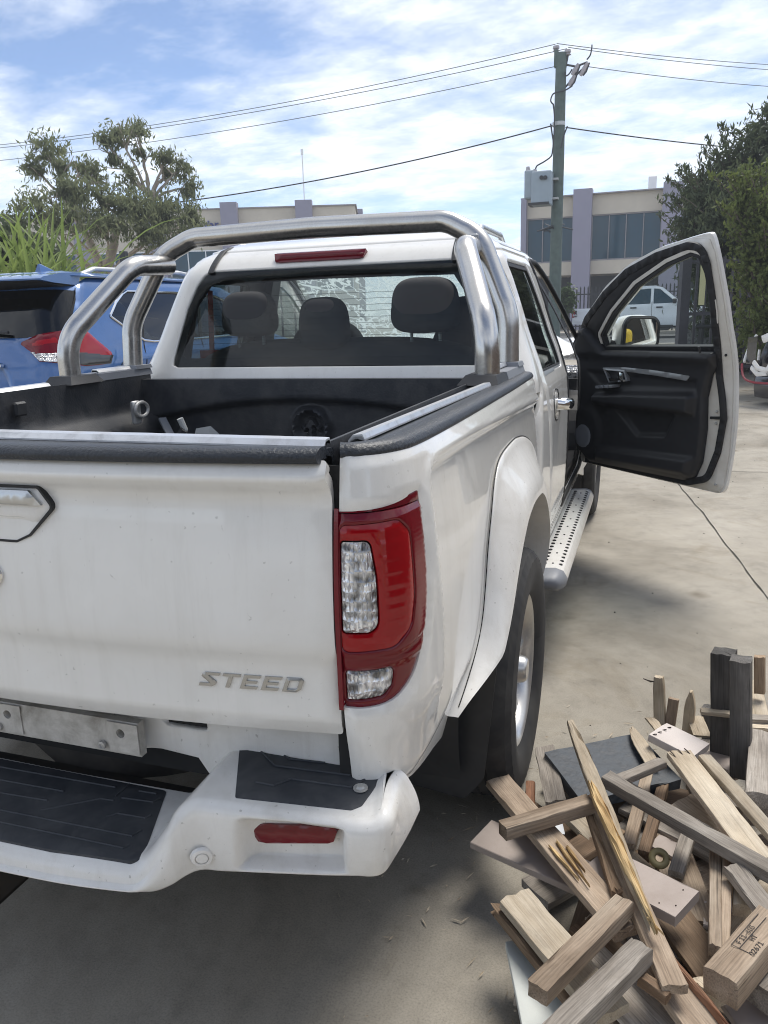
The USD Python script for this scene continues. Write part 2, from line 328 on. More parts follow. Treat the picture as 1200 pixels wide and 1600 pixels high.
# ------------------------------------------------------------------ ground
mat('concrete', {'tc': ('geometry', {}), 'n1': ('noise_texture', {'scale': .8, 'detail': 9.0, 'roughness': .66, 'distortion': .6}), 'n2': ('noise_texture', {'scale': 7.0, 'detail': 12.0, 'roughness': .74}), 'n3': ('noise_texture', {'scale': 210.0, 'detail': 6.0, 'roughness': .7}),
    'st': ('noise_texture', {'scale': 1.7, 'detail': 7.0, 'roughness': .7, 'distortion': 1.2}),
    'r1': ('rgb_ramp', {'ramp': [(.32, (.205, .182, .145)), (.5, (.310, .282, .233)), (.68, (.385, .353, .298))]}), 'r2': ('rgb_ramp', {'ramp': [(.25, (.72,)*3), (.5, (1,)*3), (.8, (1.10, 1.09, 1.07))]}), 'r3': ('rgb_ramp', {'ramp': [(.3, (.70,)*3), (.5, (1.0,)*3), (.7, (1.15,)*3)]}),
    'rs': ('rgb_ramp', {'ramp': [(.55, (1, 1, 1)), (.68, (.80, .77, .72)), (.85, (.55, .52, .47))]}),
    'vo': ('voronoi_texture', {'scale': 1.7}), 'nv': ('noise_texture', {'scale': 9.0, 'detail': 4.0}), 'va': ('math', {'math_type': 'multiply_add', 'value2': .10}), 'rv': ('rgb_ramp', {'ramp': [(.085, (.50, .47, .43)), (.13, (.82, .80, .78)), (.17, (1, 1, 1))]}), 'm4': ('mix_color', {'blend_type': 'multiply', 'fac': 1.0}), 'm1': ('mix_color', {'blend_type': 'multiply', 'fac': 1.0, 'use_clamp': False}), 'm2': ('mix_color', {'blend_type': 'multiply', 'fac': 1.0}), 'm3': ('mix_color', {'blend_type': 'multiply', 'fac': 1.0}),
    'b': ('bump', {'strength': .22, 'distance': .003}), 'p': ('principled_bsdf', {'roughness': .82, 'specular_ior_level': .35})},
    [('tc.position', 'n1.vector'), ('tc.position', 'n2.vector'), ('tc.position', 'n3.vector'), ('tc.position', 'st.vector'), ('n1.fac', 'r1.fac'), ('n2.fac', 'r2.fac'), ('n3.fac', 'r3.fac'), ('st.fac', 'rs.fac'),
     ('r1.color', 'm1.a'), ('r2.color', 'm1.b'), ('m1.result', 'm2.a'), ('r3.color', 'm2.b'), ('m2.result', 'm3.a'), ('rs.color', 'm3.b'), ('tc.position', 'vo.vector'), ('tc.position', 'nv.vector'), ('nv.fac', 'va.value1'), ('vo.distance', 'va.value3'), ('va.value', 'rv.fac'), ('m3.result', 'm4.a'), ('rv.color', 'm4.b'), ('m4.result', 'p.base_color'), ('n3.fac', 'b.height'), ('b.normal', 'p.normal')])
plain('crack_dirt', (.035, .030, .024), .9, vary=.4, vscale=30)
plain('asphalt', (.055, .055, .056), .85, vary=.2, vscale=1.5, bump=(90, .4, .004))
def rise(y): return .25*smoothstep(13.5, 19.0, y)
gx = np.r_[-300, -200, -100, np.linspace(-50, 50, 41), 100, 200, 300]; gy = np.r_[-100, -60, -20, np.linspace(-8, 40, 97), 60, 100, 200, 300]
GX, GY = np.meshgrid(gx, gy, indexing='ij'); gm = loft(np.stack([GX, GY, rise(GY)], -1), closed=False, cap=False)
ground = obj('ground', gm, 'concrete', smooth=True, kind='structure')
def ribbon(pts, w, z=.004):
    P = np.asarray(pts, float); T_ = np.gradient(P, axis=0); T_ /= np.linalg.norm(T_, axis=1, keepdims=True); N_ = np.c_[-T_[:, 1], T_[:, 0]]; W = np.broadcast_to(np.asarray(w, float), (len(P),))[:, None]/2
    A, B = P+N_*W, P-N_*W; S = np.stack([np.c_[A, rise(A[:, 1])+z], np.c_[B, rise(B[:, 1])+z]], 1); m = loft(S, closed=False, cap=False)
    if m.face_normals[0][2] < 0: m.faces = m.faces[:, ::-1]
    return m
def crack(a, b, w, wob, n=60):
    t = np.linspace(0, 1, n); a, b = np.array(a), np.array(b); d = (b-a)/np.linalg.norm(b-a); nn = np.array([-d[1], d[0]])
    o = wob*(meshkit.fbm(np.c_[t*14, 0*t, 0*t], 4, seed=int(abs(a[0]*100)))-.5)*2; P = a+(b-a)*t[:, None]+nn*o[:, None]
    return ribbon(P, w*(.5+meshkit.noise(np.c_[t*60, 0*t, 0*t+3], 2)))
obj('ground_joint', ribbon(np.c_[np.linspace(1.30, 9.0, 30), np.linspace(5.94, 6.10, 30)], .008), 'crack_dirt', ground)
obj('ground_crack', crack((1.15, 7.6), (1.80, 2.70), .007, .014), 'crack_dirt', ground)
obj('ground_crack', crack((1.80, 2.70), (2.6, -2.5), .007, .014), 'crack_dirt', ground)
obj('ground_joint', ribbon(np.c_[np.linspace(-9.0, 9.0, 30), np.linspace(9.6, 10.0, 30)], .010), 'crack_dirt', ground)
sp = np.random.default_rng(3); bits = []
for _ in range(260):
    x, y = sp.uniform(1.0, 4.0), sp.uniform(.8, 9.0); r = sp.uniform(.0015, .0045); m = trimesh.creation.icosphere(subdivisions=0, radius=r); m.vertices *= sp.uniform(.4, 1.6, 3); m.apply_translation((x, y, r*.2)); bits.append(m)
obj('ground_grit', cat_(bits), 'crack_dirt', ground, kind='stuff')
# ------------------------------------------------------------------ surfaces of the ute (its own frame: x right, y forward from the tailgate, z up, ground at 0)
from scipy.interpolate import PchipInterpolator, CubicSpline
_tgz = PchipInterpolator([.60, .665, .70, .78, .808, .835, .86, .95, 1.06, 1.095, 1.118, 1.132, 1.15, 1.165, 1.2], [.0, .0, .006, .004, .006, .016, .019, .015, .004, -.001, .010, .024, .021, .012, -.005])
def tail_fn(x, z): return np.stack([x, -.056*(1-(x/.715)**2)-_tgz(z), z], -1)
_bs = np.array([(.7225, .002), (.745, .004), (.772, .017), (.800, .045), (.822, .085), (.834, .130), (.840, .20), (.844, .34), (.846, .60), (.846, 1.0), (.843, 1.3), (.838, 1.56)])
_bl = np.r_[0, np.cumsum(np.linalg.norm(np.diff(_bs, axis=0), axis=1))]; _bx = PchipInterpolator(_bl, _bs[:, 0]); _by = PchipInterpolator(_bl, _bs[:, 1]); BS_LEN = _bl[-1]
def bed_prof(z): return -.036*np.clip((.72-z)/.25, 0, 2)**2-.030*np.clip((z-.90)/.26, 0, 2)**1.6
def bed_base(s, z):
    x, y = _bx(s), _by(s); e = 1e-3; tx, ty = _bx(s+e)-_bx(s-e), _by(s+e)-_by(s-e); L = np.hypot(tx, ty)
    nx, ny = ty/L, -tx/L; d = bed_prof(z); return np.stack([x+nx*d, y+ny*d, z], -1)
def s_of_y(y): 
    ss = np.linspace(0, BS_LEN, 400); return np.interp(y, _by(ss), ss)
# cab: plan path round the back corner, u = 0 where the corner begins on the back panel
_cx = PchipInterpolator([.38, .50, .60, .75, .95, 1.06, 1.14, 1.20, 1.30, 1.42, 1.55, 1.60, 1.635, 1.66], [.800, .822, .834, .838, .838, .832, .815, .797, .760, .722, .676, .652, .622, .590])
def cab_x(z): return _cx(z)
def cab_yb(z): return 1.585+np.clip(z-1.15, 0, 1)*.385+.085*np.clip((z-1.54)/.12, 0, 1.5)**2
RC = .11; LC = RC*PI/2
def cab_fn(u, z):
    u = np.asarray(u, float); z = np.asarray(z, float); X = cab_x(z); Y = cab_yb(z); a = np.clip(u/RC, 0, PI/2)
    x = X-RC+np.where(u < 0, u, RC*np.sin(a)); y = Y+np.where(u < 0, -.03*np.clip((X-RC+u), -9, 9)**2*0, RC*(1-np.cos(a)))+np.clip(u-LC, 0, None)
    return np.stack([x, y, z], -1)
def cab_u_side(y, z): return np.asarray(y)-cab_yb(z)-RC+LC
def cab_fn2(U, z):
    U = np.asarray(U, float); z = np.asarray(z, float); P = cab_fn(np.abs(U)-cab_x(z)+RC, z); P[..., 0] *= np.where(U < 0, -1, 1); return P
def to_U(g):
    f = lambda c: np.c_[c[:, 0]+cab_x(c[:, 1])-RC, c[:, 1]]
    return shapely.transform(g, f).buffer(0)
def both(g):
    """the outline on the right half and its mirror image, for one skin across the whole cab"""
    h = to_U(g).intersection(sbox(0, -9, 99, 9)); return shapely.union_all([h, affinity.scale(h, -1, 1, origin=(0, 0))]).buffer(.0004, join_style=2).buffer(-.0004, join_style=2)
def cab_u_back(x, z): return np.asarray(x)-cab_x(z)+RC
# front door, opened: s along the door from its hinge, z up, off = outwards through the skin
HINGE = np.array([.825, 3.60]); DOOR_ANG = math.radians(44.6)
_dd = np.array([math.sin(DOOR_ANG), -math.cos(DOOR_ANG)]); _dn = np.array([math.cos(DOOR_ANG), math.sin(DOOR_ANG)])
_dl = PchipInterpolator([.38, .50, .60, .75, .95, 1.06, 1.14, 1.20, 1.30, 1.42, 1.57, 1.70], [.800, .822, .834, .838, .838, .832, .815, .797, .760, .722, .670, .625])
def door_lean(z): return _dl(np.clip(z, .4, 1.70))-.825
def door_fn(s, z, off=0.0):
    o = door_lean(z)+off; s = np.asarray(s, float)
    return np.stack([HINGE[0]+_dd[0]*s+_dn[0]*o, HINGE[1]+_dd[1]*s+_dn[1]*o, np.asarray(z, float)], -1)
# ------------------------------------------------------------------ the ute
ute = thing('pickup_truck', 'white dual cab ute seen from behind with open passenger door and steel sports bar', 'pickup truck')
T = ute
# --- tailgate
tg_poly = rpoly([(-.7175, .672), (.7175, .672), (.716, 1.167), (-.716, 1.167)], .006)
tailgate = obj('tailgate', sheet(tg_poly, .016, tail_fn, edge=.008, thick=.03, sign=1), 'white_paint', T, smooth=50)
def off_fn(fn, o, sg=1):
    def f(u, v):
        e = 1e-4; P = fn(u, v); n = np.cross(fn(u+e, v)-fn(u-e, v), fn(u, v+e)-fn(u, v-e)); n /= np.linalg.norm(n, axis=-1, keepdims=True); return P+n*o*sg
    return f
tg_plane = lambda x, z: np.stack([x, -.056*(1-(np.asarray(x)/.715)**2)-.004, z], -1)
# handle set into the tailgate
hb = [(0, 1.112), (.190, 1.112), (.217, 1.074), (.160, 1.020), (.128, 1.006), (0, 1.006)]
hb = Polygon(hb+[(-x, z) for x, z in hb[::-1] if x > 0]).buffer(-.012).buffer(.012)
hgasket = hb.difference(hb.buffer(-.0042, join_style=1))
obj('handle_gasket', sheet(hgasket, .008, off_fn(tg_plane, .0075), thick=.012), 'seal_rubber', tailgate)
hin = hb.buffer(-.0046)
obj('handle_bezel', sheet(hin, .008, off_fn(tg_plane, .006), edge=.004, disp=lambda x, z: -.006*smoothstep(1.058, 1.045, z)*smoothstep(.2, .14, np.abs(x))), 'white_plastic', tailgate, smooth=40)
hbar = Polygon([(-.182, 1.078), (.182, 1.078), (.196, 1.079), (.172, 1.1045), (-.172, 1.1045), (-.196, 1.079)])
obj('handle_bar', sheet(hbar, .007, off_fn(tg_plane, .020), edge=.007, thick=.012), 'satin_metal', tailgate, smooth=40)
obj('handle_lower_bar', sheet(rrect(-.178, 1.053, .178, 1.072, .006), .007, off_fn(tg_plane, .010), edge=.006, thick=.008), 'satin_metal', tailgate, smooth=40)
# round emblem: ring and bar, only its edge is in the frame
em = Point(.0, .943).buffer(.091, quad_segs=14); ring = affinity.scale(em, 1, .52).difference(affinity.scale(em, .84, .40))
dish = Point(.0, .943).buffer(.0855, quad_segs=14)
obj('emblem_ring', sheet(affinity.scale(em, 1, .44).difference(affinity.scale(em, .84, .33)), .008, off_fn(tail_fn, .008), edge=.004, thick=.008), 'chrome', tailgate, smooth=40)
obj('emblem_bar', sheet(rrect(-.012, .918, .012, .968, .006), .006, off_fn(tail_fn, .008), edge=.003, thick=.008), 'chrome', tailgate, smooth=40)
# model lettering
def letter(ch):
    b = dict(S=[(0, 0), (.78, 0), (.95, .16), (.95, .36), (.34, .80), (1.0, .80), (1.0, 1), (.12, 1), (.0, .86), (.0, .70), (.62, .22), (.0, .22)],
             T=[(.36, 0), (.60, 0), (.60, .80), (1.0, .80), (1.0, 1), (0, 1), (0, .80), (.36, .80)],
             E=[(0, 0), (.95, 0), (.95, .2), (.24, .2), (.24, .41), (.85, .41), (.85, .59), (.24, .59), (.24, .8), (.95, .8), (.95, 1), (0, 1)])
    if ch == 'D': return Polygon([(0, 0), (.8, 0), (1.0, .2), (1.0, .8), (.8, 1), (0, 1)], [[(.24, .2), (.70, .2), (.76, .28), (.76, .72), (.70, .8), (.24, .8)]])
    return Polygon(b[ch])
lx = .462
for ch in 'STEED':
    g = affinity.scale(letter(ch), .0325, .0265, origin=(0, 0)); g = affinity.affine_transform(g, [1, .38, 0, 1, lx, .7565])
    obj('badge_letter', sheet(g, .004, off_fn(tail_fn, .004), edge=.0015, thick=.005), 'badge_metal', tailgate, smooth=30); lx += .0385
# black cap along the top edge, alloy channel on it
def cap_sec(P_out, P_in, z0, zt):
    """one rail cap section between an outer and an inner plan point"""
    O, I = np.asarray(P_out), np.asarray(P_in); d = (I-O)/np.linalg.norm(I-O); W = np.linalg.norm(I-O); out = []
    for o, z in ((.004, z0-.005), (-.006, z0-.003), (-.011, z0+.004), (-.011, z0+.010), (-.006, zt+.001), (.003, zt+.005), (.014, zt+.0065), (.03, zt+.005), (W*.5, zt), (W-.012, zt-.001), (W-.003, zt-.004), (W, zt-.012), (W, z0-.02), (W-.01, z0-.02), (W-.014, z0), (.01, z0)):
        out.append((*(O+d*o), z))
    return out
xs = np.linspace(-.706, .706, 41)
obj('tailgate_cap', loft([cap_sec((x, tail_fn(x, 1.165)[1]-.001), (x, .050), 1.163, 1.178) for x in xs]), 'black_rail', tailgate, smooth=50)
def channel(a, b, w=.034, side=1):
    a, b = np.array(a, float), np.array(b, float); d = (b-a)/np.linalg.norm(b-a); n = np.array([-d[1], d[0], 0])*side
    sec = [(-.5*w, 0), (-.5*w, .003), (-.22*w, .0125), (.36*w, .0145), (.5*w, .006), (.5*w, .003), (.34*w, .011), (-.2*w, .009), (-.42*w, 0)]
    return loft([[p+n*o+np.array([0, 0, z]) for o, z in sec] for p in (a, a+d*.004, b-d*.004, b)])
obj('tailgate_channel', channel((-.70, .036, 1.178), (.70, .036, 1.178), .027), 'alu_strip', tailgate)
# --- bed sides (right one faces the camera, left one mirrored)
ARC = np.array([.985, .36])
fl_out = spline([(.368, .530), (.45, .582), (.54, .660), (.585, .75), (.62, .85), (.670, .935), (.725, .99), (.80, 1.022), (.90, 1.033), (1.03, 1.036), (1.15, 1.026), (1.28, 1.0), (1.40, .945), (1.49, .86), (1.53, .77), (1.535, .62), (1.535, .45)], 70)
fl_in = spline([(.375, .526), (.405, .548), (.465, .575), (.525, .607), (.575, .65), (.635, .708), (.70, .765), (.78, .82), (.87, .860), (.985, .875), (1.1, .868), (1.2, .835), (1.30, .77), (1.37, .69), (1.41, .60), (1.42, .45)], 70)
sy = lambda P: np.c_[s_of_y(P[:, 0]), P[:, 1]]
arch_s = Polygon(np.vstack([sy(fl_in), [(s_of_y(1.42), .30), (s_of_y(.36), .30)]])).buffer(0)
S_END = s_of_y(1.545)
body_out = Polygon(np.vstack([[(0.002, .552), (.004, 1.167), (S_END, 1.167), (S_END, .44), (s_of_y(1.40), .42), (s_of_y(.62), .45), (s_of_y(.36), .475), (s_of_y(.28), .50), (.14, .535)]])).buffer(0)
tl_pts = [(-.004, .727), (.071, .727), (.109, .741), (.147, .779), (.172, .85), (.183, .94), (.189, 1.04), (.190, 1.085), (.182, 1.099), (.168, 1.095), (.10, 1.083), (-.004, 1.082)]
tl_poly = Polygon(tl_pts).buffer(-.004).buffer(.004); tl_poly = smooth_poly(tl_poly.simplify(.0012), 2)
panel_line = sy(spline([(.187, .70), (.187, .80), (.172, .98), (.172, 1.07), (.185, 1.105), (.235, 1.121), (.42, 1.120), (.83, 1.108), (1.40, 1.085), (1.60, 1.075)], 60))
_inset = Polygon(np.vstack([panel_line, [(2.0, 1.06), (2.0, .3), (.21, .3), (s_of_y(.187), .5)]])).buffer(0)
def bed_disp(s, z):
    d = sdist(_inset, s, z); out = .014*smoothstep(.010, -.010, d)*smoothstep(.60, .74, z)       # raised frame around a pressed-in field
    out += .006*np.exp(-((d+.012)/.012)**2)*smoothstep(.66, .76, z)
    low = z-(.60+.0*s); out += -.016*smoothstep(.645, .575, z-.06*np.clip((s-.18)/.45, 0, 1)+.06)*smoothstep(.05, .2, s)
    return out
bed_side = sheet(body_out.difference(arch_s).difference(tl_poly.buffer(-.006)), .0115, bed_base, edge=.006, thick=.012, disp=bed_disp)
bs_r = obj('bed_side', bed_side, 'white_paint', T, smooth=55)
bs_l = obj('bed_side', flipx(bed_side), 'white_paint', T, smooth=55)
_A, _B = sy(fl_out), sy(fl_in)
def resample(P, n=90):
    l = np.r_[0, np.cumsum(np.linalg.norm(np.diff(P, axis=0), axis=1))]; return np.c_[np.interp(np.linspace(0, l[-1], n), l, P[:, 0]), np.interp(np.linspace(0, l[-1], n), l, P[:, 1])]
_A, _B = resample(_A), resample(_B); fsec = []
for q, (pa, pb) in enumerate(zip(_A, _B)):
    row = []
    for t in np.r_[0, .03, .1, .2, .32, .46, .60, .74, .86, .94]:
        sz = pa+(pb-pa)*t; b = bed_base(sz[0], sz[1]); low = -.016*float(smoothstep(.645, .575, sz[1]-.06*min(1, max(0, (sz[0]-.18)/.45))+.06)*smoothstep(.05, .2, sz[0]))*(1-t)
        kq = min(1.0, .12+q/13); row.append(b+np.array([low+.003+.006*kq*min(1, t/.03)+.056*kq*math.sin(min(1, t*1.03)*PI/2)**1.75, 0, 0]))
    b = bed_base(pb[0], pb[1]); row += [b+[.004+.062*kq, 0, 0], b+[.003+.057*kq, 0, 0], b+[.05*kq, 0, 0], b+[-.06*kq, 0, 0], b+[-.064*kq, 0, 0]]
    fsec.append(row)
flare = loft(np.array(fsec), closed=True, cap=True); flare.fix_normals(); lip = None
fl_m = cat_([flare, lip]); obj('wheel_arch_flare', fl_m, 'white_plastic', bs_r, smooth=50); obj('wheel_arch_flare', flipx(fl_m), 'white_plastic', bs_l, smooth=50)
def seam(pts, fn, w=.0035, o=.0125):
    P = np.array([off_fn(fn, o)(a, b) for a, b in pts]); return tube(P, w, 5)
obj('flare_gasket', seam(sy(fl_out)[1:-3], bed_base, .0013, .0045), 'seal_rubber', bs_r)
# inner wheel housing
wh = []
for a in np.linspace(-.35, PI+.35, 24):
    y, z = ARC[0]+.47*math.cos(a), ARC[1]+.05+.44*math.sin(a); wh.append([(.80, y, z), (.50, y, z)])
whm = loft(np.array(wh), closed=False, cap=False); whm2 = whm.copy(); whm2.faces = whm2.faces[:, ::-1]
whm = cat_([whm, box((.49, ARC[0], .62), (.02, 1.0, .5))])
obj('wheel_housing', whm, 'black_plastic', bs_r, smooth=60); obj('wheel_housing', flipx(whm), 'black_plastic', bs_l, smooth=60)
# rail caps
def rail_path(n=46):
    ss = np.r_[np.linspace(.001, .30, 22), np.linspace(.34, S_END, 26)]; O = bed_base(ss, np.full(len(ss), 1.165))[:, :2]
    I = np.c_[np.interp(ss, [0, .06, .14, .25, .5, S_END], [.716, .708, .704, .702, .700, .700]), np.interp(ss, [0, .06, .14, .25], [.055, .062, .10, .20])]
    I[ss > .25, 1] = O[ss > .25, 1]; return O, I
RO, RI = rail_path()
rail = loft([cap_sec(o, i, 1.161, 1.178) for o, i in zip(RO, RI)])
obj('rail_cap', rail, 'black_rail', bs_r, smooth=50); obj('rail_cap', flipx(rail), 'black_rail', bs_l, smooth=50)
for m, par in ((lambda q: q, bs_r), (flipx, bs_l)):
    obj('rail_channel', m(channel((.732, .085, 1.178), (.758, 1.045, 1.178), .030, -1)), 'alu_strip', par)
    obj('rail_channel', m(channel((.728, 1.26, 1.206), (.728, 1.475, 1.206), .034, -1)), 'alu_strip', par)
# --- bed liner
def liner_side(y, z): return np.stack([.693-.070*smoothstep(1.06, .98, z)*(.55+.45*smoothstep(.1, .5, y))-.02*(1.15-z)+0*y, y, z], -1)
ls = sheet(sbox(.03, .70, 1.545, 1.185), .03, liner_side, thick=.006, sign=-1, disp=lambda y, z: .012*np.exp(-((z-1.04+.05*(y-.7)**2)/.022)**2))
lin = obj('bed_liner', ls, 'black_liner', T, smooth=50); obj('liner_side', flipx(ls), 'black_liner', lin, smooth=50)
def head_fn(x, z): return np.stack([x, 1.515+0*x, z], -1)
def head_disp(x, z):
    arch = 1.085-.055*(np.asarray(x)/.55)**2; out = .034*smoothstep(arch-.012, arch+.012, z)
    r = np.hypot(x-.012, z-.985); out += .034*np.exp(-((r-.066)/.012)**2)
    hd = (np.abs(x-.012) < .011) & (z > .945) & (z < 1.01); ar = (z < 1.022-1.0*np.abs(x-.012)) & (z > 1.000-1.0*np.abs(x-.012)) & (np.abs(x-.012) < .038)
    return out+.016*(hd | ar)+.010*np.exp(-((np.hypot(np.abs(x-.012)-.035, z-.958))/.009)**2)
obj('liner_headboard', sheet(sbox(-.692, .70, .692, 1.165), .011, head_fn, thick=.006, disp=head_disp), 'black_liner', lin, smooth=50)
obj('liner_floor', cat_([box((0, .78, .70), (1.29, 1.5, .012))]+[box((x, .78, .712), (.05, 1.45, .014), ch=.005) for x in np.linspace(-.55, .55, 9)]), 'black_liner', lin)
obj('tailgate_inner', sheet(sbox(-.70, .685, .70, 1.165), .05, lambda x, z: np.stack([x, .045+0*x, z], -1), thick=.004, sign=-1), 'black_liner', tailgate)
# tie-down eye on the left wall of the bed
tk = at('x', -.615, 660/1200*320/1.0, 620) if False else None
tx, ty, tz = -.612, 1.30, 1.060
tie = obj('tie_down', cat_([box((tx+.012, ty, tz), (.02, .045, .085), ch=.006), tube(np.array([[tx+.03+.018*math.cos(a)*0, ty+.012+.038*math.cos(a), tz+.010+.026*math.sin(a)] for a in np.linspace(0, 2*PI, 24)]), .0065, 8)]), 'galvanised', lin, smooth=40)
lbk = at('x', -.676, 31, 639); obj('liner_bracket', box(lbk, (.02, .05, .045), ch=.006), 'black_plastic', lin)
# --- tail lamps
def lamp_pos(o): return off_fn(bed_base, o)
_tl_out = tl_poly.buffer(-.002)
lamp_poly = _tl_out.intersection(sbox(-1, 0, 1, 1.072)); top_poly = _tl_out.difference(sbox(-1, 0, 1, 1.0735))
c1 = smooth_poly(Polygon([(.006, .872), (.050, .872), (.061, .885), (.061, .965), (.055, 1.020), (.049, 1.027), (.006, 1.027)]).segmentize(.02), 2)
c2 = smooth_poly(Polygon([(.006, .746), (.070, .749), (.086, .765), (.089, .790), (.083, .801), (.006, .800)]).segmentize(.015), 2)
centre = Polygon([(.0045, .838), (.085, .842), (.118, .87), (.128, .92), (.130, 1.03), (.105, 1.055), (.005, 1.053)]); centre = smooth_poly(centre.segmentize(.03), 2)
def lamp_disp(s, z): return .011+.010*np.exp(-((s-.10)/.05)**2)*smoothstep(.74, .86, z)-.006*smoothstep(.86, .80, z)*smoothstep(.82, .80, z)-.004*np.exp(-((z-(.822+.25*np.clip(s-.09, 0, 1)))/.006)**2)
tails = []
for par, m in ((bs_r, lambda q: q), (bs_l, flipx)):
    lp = obj('tail_lamp', m(sheet(lamp_poly.difference(centre.union(c1).union(c2)), .006, bed_base, edge=.005, thick=.01, disp=lamp_disp)), 'lens_red', par, smooth=50, label='cracked red tail lamp cluster with clear windows' if par is bs_r else None)
    obj('lamp_top_strip', m(sheet(top_poly, .006, bed_base, edge=.004, thick=.01, disp=lambda s, z: .0115+0*s)), 'lens_red_dark', lp, smooth=50)
    obj('stop_light', m(sheet(centre.difference(c1.buffer(.002)), .006, bed_base, edge=.002, thick=.01, disp=lambda s, z: lamp_disp(s, z)-.0005+.0004*np.sin(z*2*PI/.022)*((s > .066) & (s < .105)))), 'lens_red_bright', lp, smooth=45)
    for c, nm in ((c1, 'indicator'), (c2, 'reversing_light')):
        cl = obj(nm, m(sheet(c.buffer(-.0008), .006, bed_base, edge=.003, thick=.004, disp=lambda s, z: lamp_disp(s, z)-.001)), 'lens_clear', lp, smooth=30)
    obj('indicator_bulb', m(sheet(sbox(.014, .953, .026, .962).union(sbox(.036, .954, .050, .963)), .006, bed_base, disp=lambda s, z: lamp_disp(s, z)+.0005, edge=.002)), 'lens_amber', lp)
    obj('lamp_edge', m(sheet(Polygon([(-.004, .73), (.003, .73), (.003, 1.08), (-.004, 1.08)]), .01, bed_base, disp=lambda s, z: .012+.0*s, thick=.012)), 'lens_red_dark', lp)
# dark gap between tailgate and bed side with the folded edge behind it
gap = obj('gap_seal', sheet(sbox(.700, .54, .745, 1.15), .02, lambda x, z: np.stack([x, .022+0*x, z], -1), thick=.004), 'under_black', T)
# --- rear step bumper
bump_t = np.r_[np.linspace(0, .34, 16), np.linspace(.36, .82, 62), np.linspace(.83, .985, 26)]
_bo = np.array([(0, -.190), (.20, -.184), (.36, -.166), (.44, -.146), (.49, -.124), (.56, -.118), (.66, -.112), (.74, -.106), (.790, -.099), (.814, -.088), (.828, -.068), (.836, -.03), (.850, .04), (.856, .10), (.852, .155)])
_bol = np.r_[0, np.cumsum(np.linalg.norm(np.diff(_bo, axis=0), axis=1))]; _box = PchipInterpolator(_bol, _bo[:, 0]); _boy = PchipInterpolator(_bol, _bo[:, 1])
_bil = PchipInterpolator([0, .36, .46, .56, .70, .80, _bol[-1]], [0, .34, .44, .53, .66, .745, .80]); _biy = PchipInterpolator([0, .36, .46, .56, .70, .80, _bol[-1]], [.055, .06, .07, .09, .10, .10, .14])
def b_top(t): return .452+.126*smoothstep(.365, .50, t)+.010*smoothstep(.80, .86, t)-.012*smoothstep(.95, 1.1, t)
def b_bot(t): return .392+.028*smoothstep(.40, .50, t)+.036*np.clip((t-.52)/.26, 0, 1)+.055*smoothstep(.84, _bol[-1], t)
recess = Polygon([(.545, .436), (.752, .470), (.757, .562), (.748, .572), (.575, .562), (.560, .554)]).buffer(-.01).buffer(.01)
def bump_fn(t, w):
    """w 0..1 top (inner to outer edge), 1..2 rear face down, 2..3 underside"""
    t = np.asarray(t, float); w = np.asarray(w, float)
    O = np.stack([_box(t), _boy(t)], -1); I = np.stack([_bil(t), _biy(t)], -1); zt, zb = b_top(t), b_bot(t)
    low = smoothstep(.50, .38, t); e = 1e-3
    r = .022+.012*low
    n = np.stack([_boy(t+e)-_boy(t-e), -(_box(t+e)-_box(t-e))], -1); n /= np.linalg.norm(n, axis=-1, keepdims=True)
    f = np.clip(w, 0, 1); g = np.clip(w-1, 0, 1); h = np.clip(w-2, 0, 1)
    Oin = O-n*r[..., None]
    xy = I+(Oin-I)*f[..., None]; z = zt+0*f
    a = np.clip(g/.3, 0, 1)*PI/2; k = np.clip((g-.3)/.7, 0, 1)
    xy = np.where((w > 1)[..., None], Oin+n*(r*np.sin(a))[..., None], xy); z = np.where(w > 1, zt-r*(1-np.cos(a))-(zt-r-zb-.012)*k, z)
    bulge = (.010*np.sin(k*PI)*low-.018*k**2*(1-low))
    xy = np.where((w > 1)[..., None], xy+n*bulge[..., None], xy)
    lean_ = .050*smoothstep(.84, .97, t)*(1-np.clip(g, 0, 1)); xy[..., 0] = xy[..., 0]-lean_*smoothstep(.3, 1, np.where(w > 1, 1, f))
    hh = np.clip(h/.12, 0, 1); xy = np.where((w > 2)[..., None], Oin+n*((r+bulge)*(1)-.012*hh-.10*np.clip((h-.12)/.88, 0, 1))[..., None], xy); z = np.where(w > 2, zb+.012*(1-hh)+.03*np.clip((h-.12)/.88, 0, 1), z)
    return np.concatenate([xy, z[..., None]], -1)
ww = np.r_[np.linspace(0, 1, 12), 1+np.linspace(.05, .3, 6), 1+np.linspace(.33, 1, 26), 2+np.linspace(.04, 1, 5)]
TT, WW = np.meshgrid(bump_t, ww, indexing='ij'); BP = bump_fn(TT, WW)
facez = (WW > 1.2) & (WW <= 2)
pd = sdist(recess, BP[..., 0].ravel(), BP[..., 2].ravel()).reshape(TT.shape)
BP[..., 1] += np.where(facez & (TT < .80), .036*smoothstep(.0, .016, pd)*smoothstep(.535, .60, BP[..., 0]-.25*(BP[..., 2]-.53)), 0)
half = loft(BP, closed=False, cap=False)
bumper = obj('rear_bumper', cat_([half, TM(flipx(half).vertices, flipx(half).faces)]), 'white_plastic', T, smooth=42)
def top_pad(poly, o=.004, th=.01): return sheet(poly, .014, lambda a, b: np.stack([a, b, np.interp(np.abs(a), [0, .30, .46, .5], [.452, .452, .578, .578])*0+.0+np.where(np.abs(a) > .43, .579, .4535)], -1), edge=.004, thick=th, disp=lambda a, b: o+0*a)
pad1 = rpoly([(.470, .085), (.462, .085), (.548, -.090), (.755, -.066), (.768, -.050), (.775, .04), (.763, .088), (.697, .070), (.672, .092)], .006)
